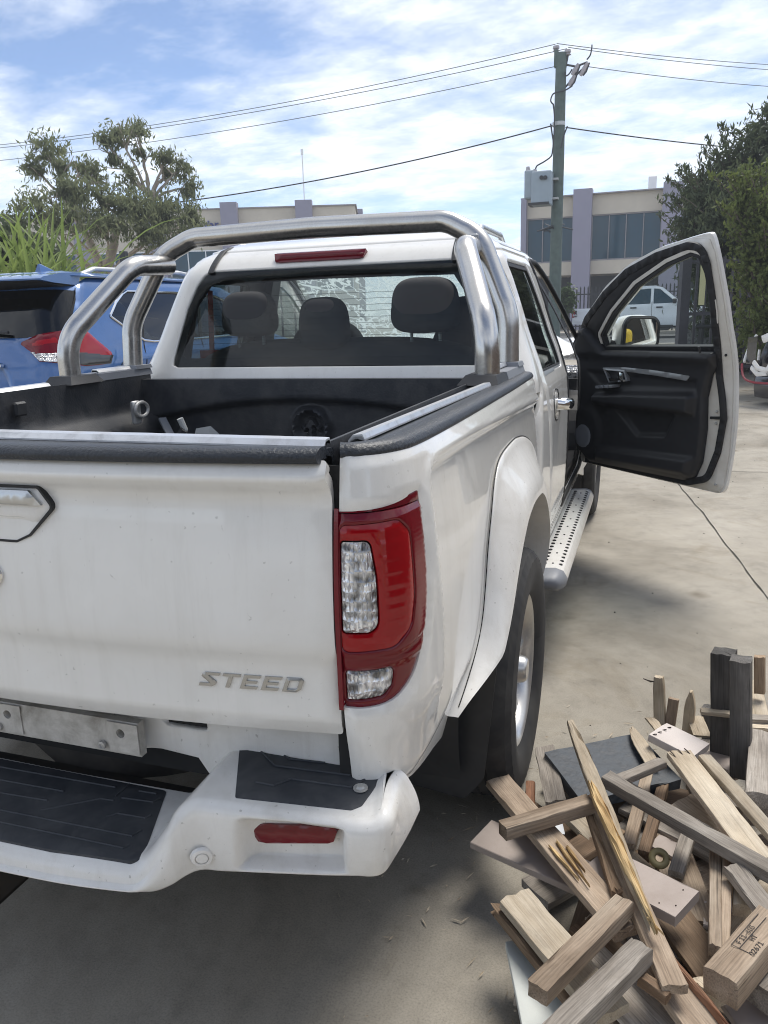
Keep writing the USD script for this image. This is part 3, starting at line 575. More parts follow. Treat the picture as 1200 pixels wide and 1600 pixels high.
pad2 = rpoly([(-.30, .052), (.30, .052), (.378, -.140), (.36, -.150), (.2, -.166), (0, -.172), (-.2, -.166), (-.36, -.150), (-.378, -.140)], .012)
rib = lambda pts: pts
for g, ribs, nm, mirror in ((pad1, [[(.565, -.045), (.60, -.045), (.622, -.018), (.735, -.012), (.755, .03)], [(.525, .05), (.575, .012), (.72, .022)], [(.565, .055), (.59, .040), (.66, .046)], [(.51, .07), (.53, .05)]], 'step_pad', True),
                            (pad2, [[(-.1, -.135), (.33, -.128), (.335, -.118)], [(-.1, -.105), (.325, -.095), (.33, -.075)], [(.10, -.08), (.19, -.015), (.22, -.012)], [(-.1, -.06), (.09, -.05)], [(.215, .0), (.215, .045)], [(.23, .0), (.30, .006), (.305, .022)], [(.24, -.06), (.255, -.045), (.315, -.042), (.32, -.03)], [(.25, .03), (.29, .032)], [(-.1, -.02), (.1, -.015)], [(-.1, .02), (.195, .027)]], 'step_pad', False)):
    z = .5795+.004 if mirror else .4535+.004
    rb = cat_([tube(np.array([[a, b, z+.0005] for a, b in r]), .0022, 5) for r in ribs])
    p = obj(nm, top_pad(g), 'tread_rubber', bumper, smooth=40); obj('tread_rib', rb, 'tread_rubber', p)
    if mirror: 
        p2 = obj(nm, flipx(top_pad(g)), 'tread_rubber', bumper, smooth=40); obj('tread_rib', flipx(rb), 'tread_rubber', p2)
    obj('pad_screw', cat_([revolve([(0, .004), (.006, .004), (.0085, .001), (.0085, 0), (.013, 0), (.013, -.002)], 14, 'z').apply_translation((.752, -.012, .587))]) if mirror else revolve([(0, .003), (.005, .003), (.007, 0)], 12, 'z').apply_translation((-.32, .0, .459)), 'galvanised', p)
refl = Polygon([(.559, .5245), (.728, .551), (.734, .543), (.727, .523), (.716, .517), (.598, .492), (.582, .492)])
for sgn in (1, -1):
    rf = sheet(refl, .008, lambda a, b: np.stack([a, -.084+.0*a, b], -1), edge=.004, thick=.012, disp=lambda a, b: .002+0*a)
    obj('reflector', rf if sgn > 0 else flipx(rf), 'lens_red', bumper, smooth=40)
    rs = revolve([(0, .006), (.010, .006), (.0115, .003), (.0125, .003), (.0125, .006), (.018, .005), (.021, 0)], 24, 'z'); rs.apply_transform(trimesh.transformations.rotation_matrix(PI/2+.12, [1, 0, 0])); rs.apply_transform(trimesh.transformations.rotation_matrix(.5, [0, 0, 1])); rs.apply_translation((.490, -.1205, .470))
    obj('parking_sensor', rs if sgn > 0 else flipx(rs), 'white_plastic', bumper, smooth=30)
# valance behind the bumper with the number plate bracket, opening below it
val = Polygon([(-.72, .68), (.72, .68), (.72, .55), (.46, .56), (.425, .50), (.405, .515), (.385, .545), (.30, .552), (-.30, .552), (-.385, .545), (-.405, .515), (-.425, .50), (-.46, .56), (-.72, .55)])
val = val.difference(sbox(.325, .612, .412, .645))
valance = obj('rear_valance', sheet(val, .02, lambda x, z: np.stack([x, .040+.012*np.abs(x)+.0*z, z], -1), edge=.006, thick=.02, disp=lambda x, z: -.0+.03*smoothstep(.62, .56, z)*smoothstep(.30, .2, np.abs(x))), 'white_plastic', T, smooth=45)
plate = sbox(-.30, .555, .285, .628).difference(Point(.245, .603).buffer(.009)).difference(Point(-.035, .603).buffer(.009))
pl = obj('plate_bracket', sheet(plate, .02, lambda x, z: np.stack([x, .004+0*x, z], -1), edge=.003, thick=.02), 'plate_white', valance, smooth=40)
for x in (-.06, .20): obj('plate_screw', revolve([(0, -.004), (.003, -.004), (.004, -.006), (.008, -.005), (.009, 0)], 14, 'z').apply_transform(trimesh.transformations.rotation_matrix(-PI/2, [1, 0, 0])).apply_translation((x, .001, .573)), 'galvanised', pl)
for x0, x1 in ((.215, .285), (-.07, .0)): obj('plate_tab', sheet(sbox(x0, .562, x1, .626).difference(Point((.245 if x0 > 0 else -.035), .603).buffer(.0095)), .02, lambda x, z: np.stack([x, .0015+0*x, z], -1), thick=.002), 'plate_white', pl)
# --- underbody, axle, spare, towbar
ub = obj('chassis', cat_([box((s*.42, 2.2, .52), (.10, 4.2, .14)) for s in (-1, 1)]+[box((0, .80, .645), (1.2, 1.5, .06)), box((0, 3.0, .48), (1.45, 2.9, .10)), box((0, .13, .54), (1.1, .08, .12))]), 'under_black', T)
obj('rear_axle', cat_([revolve([(0, -.66), (.05, -.66), (.05, -.14), (.13, -.08), (.13, .08), (.05, .14), (.05, .66), (0, .66)], 20).apply_translation((0, .985, .36))]), 'under_black', ub)
spare_prof = [(.20, -.09), (.30, -.11), (.345, -.105), (.365, -.07), (.37, 0), (.365, .07), (.345, .105), (.30, .11), (.20, .09)]
obj('spare_wheel', revolve(spare_prof, 36, 'z').apply_translation((.02, .50, .48)), 'tyre_rubber', ub, smooth=40)
tow = obj('tow_hitch', cat_([box((-.055, .04, .335), (.066, .04, .10)), box((-.055, .02, .302), (.078, .26, .006)), box((-.055, .02, .236), (.078, .26, .006)), box((-.091, .02, .269), (.006, .26, .066)), box((-.019, .02, .269), (.006, .26, .066)), box((0, .10, .36), (1.0, .09, .08))]), 'hitch_steel', ub)
obj('trailer_plug', cat_([tube(fillet([(.02, .03, .34), (.05, -.03, .318), (.11, -.03, .322), (.15, .03, .35)], .03, 4), .011, 8), revolve([(0, .03), (.018, .03), (.018, -.02), (0, -.02)], 14).apply_translation((.12, -.03, .322))]), 'under_black', ub, smooth=40)
# --- wheels
def make_wheel(parent, x, y, sgn, rz=0.0):
    R, W = .363, .118
    prof = [(.215, -.080), (.235, -.100), (.262, -.112), (.300, -.1165), (.330, -.112), (.349, -.098), (.3585, -.078), (.3625, -.05), (R, 0), (.3625, .05), (.3585, .078), (.349, .098), (.330, .112), (.300, .1165), (.285, .1165), (.262, .113), (.235, .104), (.215, .086)]
    n = 96; th = np.arange(n)/n*2*PI; S = []
    for i, t in enumerate(th):
        row = []
        for k, (r, a) in enumerate(prof):
            if 4 <= k <= 12: r = r-(.006 if (i % 2 and k in (4, 5, 6, 7, 9, 10, 11, 12)) else 0)
            row.append((a*sgn, r*math.cos(t), r*math.sin(t)))
        S.append(row)
    tyre = loft(np.array(S+[S[0]]), closed=False, cap=False)
    if sgn < 0: tyre.faces = tyre.faces[:, ::-1]
    grooves = []
    for a in (-.045, -.015, .015, .045): grooves.append(revolve([(.3565, a-.003), (.3642, a-.0032), (.3642, a+.0032), (.3565, a+.003)], 60))
    w = UsdGeom.Xform.Define(stage, _p(parent)+'/'+numbered(_p(parent), 'wheel')); w.AddTranslateOp().Set(Gf.Vec3d(x, y, R)); w = w.GetPrim()
    q = trimesh.transformations.rotation_matrix(rz, [0, 0, 1])
    obj('tyre', tyre.apply_transform(q), 'tyre_rubber', w, smooth=25); obj('tread_groove', cat_(grooves).apply_transform(q), 'under_black', w, smooth=30)
    rim = revolve([(.214, -.085), (.222, -.09), (.222, -.07), (.205, -.05), (.19, 0), (.196, .06), (.206, .082), (.219, .092), (.224, .090), (.224, .082)], 48)
    if sgn < 0: rim.vertices[:, 0] *= -1; rim.faces = rim.faces[:, ::-1]
    sp = []
    for k in range(6):
        a = k*PI/3+.2; ca, sa = math.cos(a), math.sin(a)
        for side in (-1, 1):
            p = np.array([(sgn*.030, .05, side*.012), (sgn*.052, .05, side*.03), (sgn*.060, .12, side*.036), (sgn*.062, .20, side*.048), (sgn*.03, .205, side*.05), (sgn*.02, .12, side*.03)])
            pp = np.vstack([p+[0, 0, .012], p-[0, 0, .012]]); pp = np.c_[pp[:, 0], pp[:, 1]*ca-pp[:, 2]*sa, pp[:, 1]*sa+pp[:, 2]*ca]
            sp.append(trimesh.convex.convex_hull(pp))
    hub = revolve([(0, .105), (.030, .104), (.038, .095), (.044, .066), (.072, .058), (.076, .03), (.0, .03)], 36)
    if sgn < 0: hub.vertices[:, 0] *= -1; hub.faces = hub.faces[:, ::-1]
    obj('rim', cat_([rim]+sp).apply_transform(q), 'alloy', w, smooth=35); obj('hub_cap', hub.apply_transform(q), 'alloy', w, smooth=35)
    obj('brake_drum', revolve([(0, .02), (.15, .02), (.16, -.05), (0, -.05)], 30).apply_transform(q), 'under_black', w)
    return w
for sgn in (1, -1):
    make_wheel(T, sgn*.792, .985, sgn); make_wheel(T, sgn*.770, 4.26, sgn, 0.0)
flap = sheet(rpoly([(.575, .20), (.80, .18), (.85, .25), (.885, .60), (.56, .60)], .03), .03, lambda a, b: np.stack([a, .57-.13*smoothstep(.30, .60, b)*0+.05*(.86-a), b], -1), thick=.008, edge=.006)
obj('mud_flap', flap, 'black_plastic', bs_r, smooth=40); obj('mud_flap', flipx(flap), 'black_plastic', bs_l, smooth=40)
# --- stainless sports bar
def sb(m):
    rear = fillet([(.742, 1.145, 1.183), (.740, 1.145, 1.335), (.618, 1.395, 1.583), (.600, 1.60, 1.592)], [.24, .12], 12)
    return m(tube(rear, .0365, 28))
hoop = fillet([(.740, 1.500, 1.183), (.737, 1.515, 1.372), (.622, 1.600, 1.628), (.50, 1.625, 1.688), (0, 1.640, 1.698)], [.20, .16, .13], 12)
hoop = np.vstack([hoop[:-1], [[0, 1.640, 1.698]], (hoop[:-1]*[-1, 1, 1])[::-1]])
bar = obj('sports_bar', tube(hoop, .0365, 28), 'steel_tube', T, smooth=50)
for m in (lambda q: q, flipx):
    obj('brace_tube', sb(m), 'steel_tube', bar, smooth=50)
    obj('bar_bracket', m(box((.612, 1.56, 1.61), (.035, .04, .05), ch=.006)), 'silver_plastic', bar)
    base = trimesh.convex.convex_hull(np.array([(x, y, 1.181) for x in (.670, .790) for y in (1.06, 1.235)]+[(x, y, 1.208) for x in (.690, .778) for y in (1.085, 1.215)]))
    obj('bar_foot', m(base), 'black_plastic', bar)
    base = trimesh.convex.convex_hull(np.array([(x, y, 1.181) for x in (.690, .790) for y in (1.235, 1.555)]+[(x, y, 1.206) for x in (.695, .782) for y in (1.236, 1.55)]))
    obj('bar_foot', m(base), 'grey_plastic', bar)
    base = trimesh.convex.convex_hull(np.array([(x, y, 1.206) for x in (.688, .786) for y in (1.45, 1.556)]+[(x, y, 1.220) for x in (.69, .78) for y in (1.455, 1.55)]))
    obj('bar_foot', m(base), 'grey_plastic', bar)
# --- cab shell: back panel, rounded corners, pillars and sills in one skin, windows and doors cut out
def dens(pts, h=.02):
    c = np.array(pts+[pts[0]], float); out = []
    for a, b in zip(c[:-1], c[1:]):
        n = max(1, int(np.linalg.norm(b-a)/h)); out.append(a+(b-a)*np.arange(n)[:, None]/n)
    return np.vstack(out)
def side_poly(pts, r=0.0):
    g = rpoly(pts, r) if r else Polygon(pts); c = dens([tuple(p) for p in np.array(g.exterior.coords)[:-1]]); return Polygon(np.c_[cab_u_side(c[:, 0], c[:, 1]), c[:, 1]]).buffer(0)
def back_poly(pts, r=0.0):
    g = rpoly(pts, r) if r else Polygon(pts); c = dens([tuple(p) for p in np.array(g.exterior.coords)[:-1]]); return Polygon(np.c_[cab_u_back(c[:, 0], c[:, 1]), c[:, 1]]).buffer(0)
ZT = 1.655
outline = [(0, 1.10), (0, ZT), ]
# outline in (u, z): centre of the back, round to the A pillar
zb = np.linspace(1.10, ZT, 24); left = np.c_[cab_u_back(0*zb, zb), zb][::-1]
yA = [(1.72, 1.10), (1.62, 1.0), (1.60, .45), (1.62, .385), (3.70, .385), (3.72, .60), (3.70, 1.09), (3.58, 1.22), (3.22, 1.42), (2.88, 1.58), (2.66, ZT)]
side_part = dens(yA, .03)[:-1]; side_part = side_part[: ]
keep = []
for y, z in dens(yA, .03):
    keep.append((y, z))
# drop the closing edge samples (from the last point back to the first)
last = yA[-1]; kk = [i for i, p in enumerate(keep) if abs(p[0]-last[0]) < 1e-6 and abs(p[1]-last[1]) < 1e-6][0]
keep = np.array(keep[:kk+1])
shell_poly = Polygon(np.vstack([left, [(cab_u_back(0, 1.10), 1.10)], np.c_[cab_u_side(keep[:, 0], keep[:, 1]), keep[:, 1]]])).buffer(0)
win_pts = [(-.1, 1.203), (.605, 1.203), (.628, 1.212), (.628, 1.235), (.612, 1.33), (.592, 1.43), (.560, 1.515), (.530, 1.556), (.50, 1.570), (-.1, 1.572)]
win_hole = back_poly([(-.2, 1.203)]+win_pts[1:-1]+[(-.2, 1.572)])
rd_pts = [(1.79, 1.605), (1.775, 1.16), (1.815, 1.06), (1.90, .88), (1.945, .66), (1.96, .47), (2.525, .47), (2.528, 1.10), (2.515, 1.35), (2.47, 1.605)]
rw_pts = [(1.845, 1.150), (1.835, 1.35), (1.830, 1.560), (2.315, 1.560), (2.40, 1.35), (2.425, 1.142)]
fd_pts = [(2.535, .475), (2.538, 1.10), (2.528, 1.35), (2.49, 1.598), (2.72, 1.598), (2.90, 1.535), (3.22, 1.385), (3.50, 1.225), (3.60, 1.10), (3.625, .60), (3.60, .50), (3.55, .475)]
rd = side_poly(rd_pts, .02); rw = side_poly(rw_pts, .025); fd = side_poly(fd_pts, .02)
hole = shell_poly.difference(win_hole).difference(rd.buffer(.003)).difference(fd)
shell = sheet(both(hole), .02, cab_fn2, edge=.006, thick=.02)
def cab_half(m): return m
fullshell = obj('cab_shell', shell, 'white_paint', T, smooth=45)
seamback = sheet(rd.buffer(.014).difference(rd.buffer(-.03)), .03, off_fn(cab_fn, -.022), thick=.004)
for m in (lambda q: q, flipx): obj('door_seal', m(seamback), 'seal_rubber', fullshell)
# inner skin of the cab (dark trim) with the same openings
inner = sheet(both(shell_poly.difference(back_poly([(-.2, 1.225), (.58, 1.225), (.575, 1.45), (.52, 1.535), (-.2, 1.545)])).difference(rw.buffer(-.01)).difference(fd)), .04, off_fn(cab_fn2, -.045), thick=.004)
obj('cab_trim', inner, 'dark_trim', fullshell, smooth=45)
# rear window: black printed border round tinted glass
wb = back_poly([(-.2, 1.206)]+[(x-.004 if x > 0 else x, z) for x, z in win_pts[1:-1]]+[(-.2, 1.569)])
lite = [(-.2, 1.238), (.575, 1.238), (.590, 1.25), (.572, 1.36), (.545, 1.46), (.50, 1.52), (.44, 1.535), (.36, 1.537), (.345, 1.525), (.31, 1.520), (.275, 1.525), (.26, 1.537), (-.2, 1.541)]
lite_p = back_poly(lite)
half_clip = Polygon(np.vstack([np.c_[cab_u_back(0*zb, zb), zb], [(3, ZT), (3, 1.1)]]))
bord = sheet(both(wb).difference(both(lite_p)), .02, off_fn(cab_fn2, -.006), thick=.003)
rwin = obj('rear_window', sheet(both(wb), .03, off_fn(cab_fn2, -.0035)), 'rear_glass', T, smooth=45)
obj('window_border', bord, 'seal_rubber', rwin)
hl = [tube(np.array([off_fn(cab_fn2, -.0055)(x, z) for x in np.linspace(-xm, xm, 24)]), .0007, 4) for z, xm in [(1.27+.022*k, .565-.01*k*.9) for k in range(10)]]
obj('heater_wires', cat_(hl), 'dark_trim', rwin)
# roof
def roof_out():
    z = ZT; X = float(cab_x(z)); Y = float(cab_yb(z)); a = np.linspace(0, PI/2, 8)
    pts = [(0, Y)]+[(X-RC+RC*math.sin(t), Y+RC*(1-math.cos(t))) for t in a]+[(X, 2.60), (X-.02, 2.68), (X-.07, 2.73), (0, 2.79)]
    return Polygon(pts+[(-x, y) for x, y in pts[::-1] if x > 0]).buffer(0)
RO_ = roof_out()
roof = obj('roof', sheet(RO_.buffer(.002), .02, lambda x, y: np.stack([x, y, ZT-.002+.050*(1-(1-np.clip(shapely.distance(RO_.boundary, shapely.points(np.c_[np.ravel(x), np.ravel(y)]))/.26, 0, 1))**2)], -1), thick=.01), 'white_paint', T, smooth=70)
for s in (1, -1):
    st = np.array([off_fn(cab_fn, .0035)(cab_u_back(.503-.001*k, z), z) for k, z in enumerate(np.linspace(1.562, 1.650, 8))]+[(.496, 1.90, 1.668), (.495, 1.98, 1.682), (.494, 2.2, 1.698)])
    sm = tube(fillet(st, .02, 3), .014, 8, sq=(1, .25)); obj('roof_ditch_strip', sm if s > 0 else flipx(sm), 'black_plastic', roof, smooth=50)
    rr = tube(fillet([(.525, 2.03, 1.668), (.525, 2.08, 1.706), (.525, 2.50, 1.708), (.525, 2.60, 1.668)], .03, 5), .014, 8); obj('roof_rail', rr if s > 0 else flipx(rr), 'satin_metal', roof, smooth=50)
bl = rrect(-.190, 1.579, .190, 1.616, .012)
blp = Polygon([(-.225, 1.600), (-.232, 1.629), (.150, 1.629), (.143, 1.600), (.125, 1.595), (-.207, 1.595)])
brk = obj('high_brake_light', sheet(blp, .012, lambda x, z: np.stack([x, float(cab_yb(1.598))-.018+.45*(z-1.598), z], -1), edge=.008, thick=.03), 'lens_red_dark', T, smooth=50)
obj('brake_light_top', sheet(sbox(-.228, -.006, .146, .006), .012, lambda x, w: np.stack([x, float(cab_yb(1.598))+.012+w*1.4, 1.6300+w*.35], -1), edge=.003, thick=.003), 'lens_red', brk, smooth=50)
# rear doors
rdoor = sheet(rd.buffer(-.003).difference(rw), .02, cab_fn, edge=.007, thick=.02, disp=lambda u, z: .004+.004*np.exp(-((z-1.10)/.02)**2)+0*u)
for m, nm in ((lambda q: q, 'r'), (flipx, 'l')):
    d = obj('rear_door', m(rdoor), 'white_paint', T, smooth=50)
    obj('door_window', m(sheet(rw.buffer(-.002), .03, off_fn(cab_fn, -.008))), 'side_glass', d, smooth=50)
    obj('window_seal', m(sheet(rw.buffer(-.001).difference(rw.buffer(-.016)), .012, off_fn(cab_fn, -.002), thick=.006)), 'seal_rubber', d, smooth=40)
    obj('window_ledge', m(sheet(side_poly([(1.835, 1.132), (1.835, 1.158), (2.425, 1.150), (2.425, 1.122)], .005), .012, off_fn(cab_fn, .005), edge=.006, thick=.012)), 'silver_plastic', d, smooth=40)
    obj('sill_moulding', m(sheet(side_poly([(1.965, .50), (1.962, .555), (2.518, .575), (2.52, .52)], .01), .014, off_fn(cab_fn, .005), edge=.012, thick=.012)), 'white_plastic', d, smooth=50)
    hp = obj('handle_plate', m(sheet(side_poly([(1.99, .96), (1.985, 1.05), (2.03, 1.078), (2.14, 1.065), (2.15, .985), (2.10, .945)], .035), .01, off_fn(cab_fn, .007), edge=.008, thick=.008, disp=lambda u, z: -.010*np.exp(-((z-1.012)/.03)**2))), 'white_plastic', d, smooth=50)
    ply = side_poly([(1.99, .96), (1.985, 1.05), (2.03, 1.078), (2.14, 1.065), (2.15, .985), (2.10, .945)], .035); obj('plate_gasket', m(seam(np.array(ply.exterior.coords)[::3], cab_fn, .0035, .004)), 'seal_rubber', hp)
    P = np.array([cab_fn(cab_u_side(y, z), z)+np.array([o, 0, 0]) for y, z, o in ((2.0, 1.020, .012), (2.015, 1.018, .045), (2.06, 1.014, .054), (2.14, 1.008, .052), (2.185, 1.004, .042), (2.20, 1.003, .012))])
    obj('door_handle', m(tube(fillet(P, .02, 5), .020, 14, sq=(.8, 1.1))), 'chrome', d, smooth=50)
# door opening of the driver's side: shiny sill, dark seal round it
op = LineString(np.array(fd.exterior.coords)); opt = np.array([off_fn(cab_fn, -.004)(a, b) for a, b in np.array(fd.exterior.coords)[::2]])
for m in (lambda q: q, flipx): obj('opening_seal', m(tube(np.vstack([opt, opt[:1]]), .011, 8)), 'seal_rubber', fullshell, smooth=50)
# --- side steps
for m in (lambda q: q, flipx):
    prof = lambda y, k=1.0: [(.79, y, .352), (.79, y, .372), (.80, y, .384), (.875, y, .390), (.905, y, .380), (.922, y, .352), (.918, y, .325), (.895, y, .308), (.82, y, .315), (.795, y, .33)]
    st = obj('side_step', m(loft([prof(y) for y in np.linspace(1.86, 3.30, 30)])), 'white_plastic', T, smooth=40)
    for y0, y1 in ((1.86, 1.765), (3.30, 3.39)):
        secs = []
        for k in np.linspace(0, 1, 7):
            q = np.array(prof(y0+(y1-y0)*k)); c = q.mean(0); sc = 1.02*math.sqrt(max(.05, 1-.85*k*k)); q[:, 0] = c[0]+(q[:, 0]-c[0])*(sc*.75+.25); q[:, 2] = c[2]+(q[:, 2]-c[2])*sc; secs.append(q)
        cp = loft(secs) if y1 > y0 else loft(secs[::-1]); obj('step_end_cap', m(cp), 'grey_plastic', st, smooth=50)
    holes = []
    for i, y in enumerate(np.arange(1.92, 3.27, .0475)):
        for j, x in enumerate((.825, .858, .888)):
            if j == 2 or (i % 1 == 0):
                if j == 2 and False: continue
                if j == 1 and i % 3: continue
                zz = .3905 if x < .878 else .3872; r = .0085 if j != 1 else .0045
                holes.append(revolve([(0, .0022), (r*.72, .0022), (r, .001), (r, -.003)], 10, 'z').apply_translation((x, y, zz-.0005-(.878-x)*0.03*(x < .878))))
    obj('grip_hole', m(cat_(holes)), 'under_black', st, smooth=30)
# --- front end: guards, lifted and buckled bonnet, scuttle, lamps
def fr_fn(y, z): 
    return np.stack([.838-.03*np.clip((.7-z)/.3, 0, 1)**2-.045*np.clip((z-.95)/.15, 0, 1.3)**2-.20*np.clip((y-4.75)/.42, 0, 1)**2, y, z], -1)
a = np.linspace(0, PI, 24); arch = [(4.26+.44*math.cos(t), .40+.44*math.sin(t)) for t in a]
g = Polygon([(3.735, .39), (3.735, 1.08), (4.2, 1.065), (5.12, .98), (5.15, .40), (4.72, .36)]+[(4.70, .36)]+arch+[(3.82, .36)]).buffer(0)
gd = sheet(g, .035, fr_fn, edge=.012, thick=.012, disp=lambda y, z: .03*np.exp(-((np.hypot(y-4.26, z-.40)-.46)/.035)**2))
for m in (lambda q: q, flipx): obj('front_guard', m(gd), 'white_paint', T, smooth=50)
def hood(x, y):
    t = (np.asarray(y)-3.78)/1.3; z = 1.115+.20*np.sin(np.clip(t, 0, 1)*PI)**1.2*(1-.35*(x/.7)**2)-.10*t
    return np.stack([x, y, z+.035*np.sin(x*9+y*7)*np.sin(np.clip(t, 0, 1)*PI)+.05*np.exp(-((x-.42)/.16)**2-((y-4.1)/.22)**2)], -1)
obj('bonnet', sheet(rrect(-.74, 3.80, .74, 5.05, .08), .045, hood, edge=.012, thick=.02), 'white_paint', T, smooth=30, label='buckled white bonnet pushed up')
fb = obj('front_bumper', cat_([box((0, 5.02, .62), (1.5, .34, .50), ch=.08), box((0, 4.5, .55), (1.3, .8, .5))]), 'black_plastic', T)
for s in (1, -1): obj('headlight', box((s*.62, 5.10, .86), (.30, .14, .20), ch=.05), 'lens_clear', fb)
wlin = []
for a_ in np.linspace(-.25, PI+.25, 20): wlin.append([(.80, 4.26+.45*math.cos(a_), .40+.45*math.sin(a_)), (.48, 4.26+.45*math.cos(a_), .40+.45*math.sin(a_))])
wl = cat_([loft(np.array(wlin), closed=False, cap=False), box((.47, 4.26, .55), (.02, 1.0, .5))])
for m in (lambda q: q, flipx): obj('wheel_housing', m(wl), 'black_plastic', fb)
ffl = sheet(rpoly([(.55, .24), (.80, .22), (.82, .50), (.55, .52)], .03), .04, lambda a, b: np.stack([a, 3.80+.04*(.5-b), b], -1), thick=.008)
for m in (lambda q: q, flipx): obj('mud_flap', m(ffl), 'black_plastic', fb)
# windscreen
def ws_fn(x, w): # w 0 bottom..1 top
    w = np.asarray(w, float); x = np.asarray(x, float); xx = x*(1-.17*w)
    return np.stack([xx, 3.66-.86*w-.16*(x/.74)**2*(1-.3*w), 1.10+.515*w+.03*np.sin(w*PI)], -1)
obj('windscreen', sheet(sbox(-.72, .0, .72, 1.0), .05, ws_fn), 'cracked_glass', T, smooth=60)
# --- inside of the cab
fl = obj('cab_floor', cat_([box((0, 2.75, .50), (1.56, 2.2, .04)), box((0, 1.68, .82), (1.2, .05, .60)), box((0, 3.66, .80), (1.4, .05, .60))]), 'dark_trim', T)
obj('headliner', sheet(affinity.scale(roof_out(), .97, .97), .06, lambda x, y: np.stack([x, y, 1.622+.03*(1-(x/.65)**2)], -1), thick=.005, edge=.02), 'headliner', T, smooth=60)
def soft(c, s, p=4.0, n=20, taper=(0, 0), tilt=0.0):
    """a rounded cushion: superellipsoid of size s; taper narrows it towards the top; tilt leans it back about x"""
    m = trimesh.creation.icosphere(subdivisions=4); v = m.vertices; q = np.sign(v)*np.abs(v)**(2/p)
    q /= np.max(np.abs(q), axis=0); k = (np.abs(v)**p).sum(1)**(-1/p); q = v*k[:, None]
    q[:, 0] *= 1-taper[0]*(q[:, 2]*.5+.5); q[:, 1] *= 1-taper[1]*(q[:, 2]*.5+.5); v2 = q*np.array(s)/2
    ca, sa = math.cos(tilt), math.sin(tilt); v2 = np.c_[v2[:, 0], v2[:, 1]*ca-v2[:, 2]*sa, v2[:, 1]*sa+v2[:, 2]*ca]
    return TM(v2+np.array(c), m.faces)
rseat = obj('rear_seat', cat_([soft((0, 2.05, .74), (1.30, .55, .22)), soft((0, 1.83, 1.00), (1.30, .20, .60), tilt=.18)]), 'seat_fabric', T, smooth=60)
for x, z, s, in ((-.335, 1.400, (.245, .12, .175)), (.392, 1.412, (.275, .12, .20)), (-.015, 1.355, (.215, .11, .20))):
    hr = obj('headrest', soft((x, 1.735, z), s, p=3.4, taper=(.16, .1)), 'seat_fabric', rseat, smooth=60)
    if abs(x) > .1:
        for dx in (-.055, .055): obj('headrest_post', tube([(x+dx, 1.735, z-.13), (x+dx, 1.735, z-.05)], .006, 8), 'satin_metal', hr)
for x in (-.37, .37):
    fs = obj('front_seat', cat_([soft((x, 2.92, .74), (.50, .54, .20)), soft((x, 2.66, 1.03), (.48, .17, .66), tilt=.22, taper=(.2, 0))]), 'seat_fabric', T, smooth=60)
    obj('headrest', soft((x, 2.575, 1.37), (.24, .11, .17), p=3.4, taper=(.16, .1)), 'seat_fabric', fs, smooth=60)
dash = obj('dashboard', cat_([soft((0, 3.45, .98), (1.46, .46, .32), p=5), soft((0, 3.1, .62), (.26, .9, .30))]), 'dark_trim', T, smooth=60)
th = np.linspace(0, 2*PI, 30); sw = np.array([(.37+.185*math.cos(t), 3.20-.07*math.sin(t), 1.02+.17*math.sin(t)) for t in th])
obj('steering_wheel', cat_([tube(sw, .016, 8), soft((.37, 3.22, 1.01), (.15, .05, .12)), tube([(.20, 3.2, 1.02), (.54, 3.2, 1.02)], .014, 6)]), 'dark_trim', dash, smooth=60)
obj('rear_view_mirror', box((0, 3.02, 1.52), (.22, .02, .06), ch=.008), 'dark_trim', T)
obj('seat_belt', cat_([tube([(-.545, 1.80, 1.50), (-.555, 1.79, 1.22), (-.56, 1.80, 1.16)], .022, 6, sq=(.08, 1)), box((-.545, 1.775, 1.235), (.11, .006, .05)), box((-.16, 1.78, 1.232), (.12, .006, .045))]), 'belt_red', rseat)
obj('parcel_ledge', box((0, 1.685, 1.15), (1.16, .12, .16), ch=.02), 'dark_trim', fullshell)
bp = obj('centre_pillar', cat_([box((s*.735, 2.53, .80), (.10, .12, .65), ch=.03) for s in (1, -1)]+[trimesh.convex.convex_hull(np.array([(s*.765, 2.47, 1.10), (s*.765, 2.59, 1.10), (s*.70, 2.47, 1.10), (s*.70, 2.59, 1.10), (s*.62, 2.46, 1.60), (s*.62, 2.54, 1.60), (s*.57, 2.46, 1.60), (s*.57, 2.54, 1.60)])) for s in (1, -1)]), 'dark_trim', fullshell)
# left front door, shut
fdl = sheet(fd.buffer(-.003).difference(side_poly([(2.60, 1.145), (2.60, 1.545), (2.72, 1.545), (2.88, 1.49), (3.20, 1.345), (3.48, 1.17), (3.48, 1.135)], .015)), .03, cab_fn, edge=.007, thick=.02, disp=lambda u, z: .004+0*u)
dl = obj('front_door', flipx(fdl), 'white_paint', T, smooth=50, label='closed white passenger side front door')
obj('door_window', flipx(sheet(side_poly([(2.60, 1.145), (2.60, 1.545), (2.72, 1.545), (2.88, 1.49), (3.20, 1.345), (3.48, 1.17), (3.48, 1.135)], .015), .05, off_fn(cab_fn, -.008))), 'side_glass', dl, smooth=50)

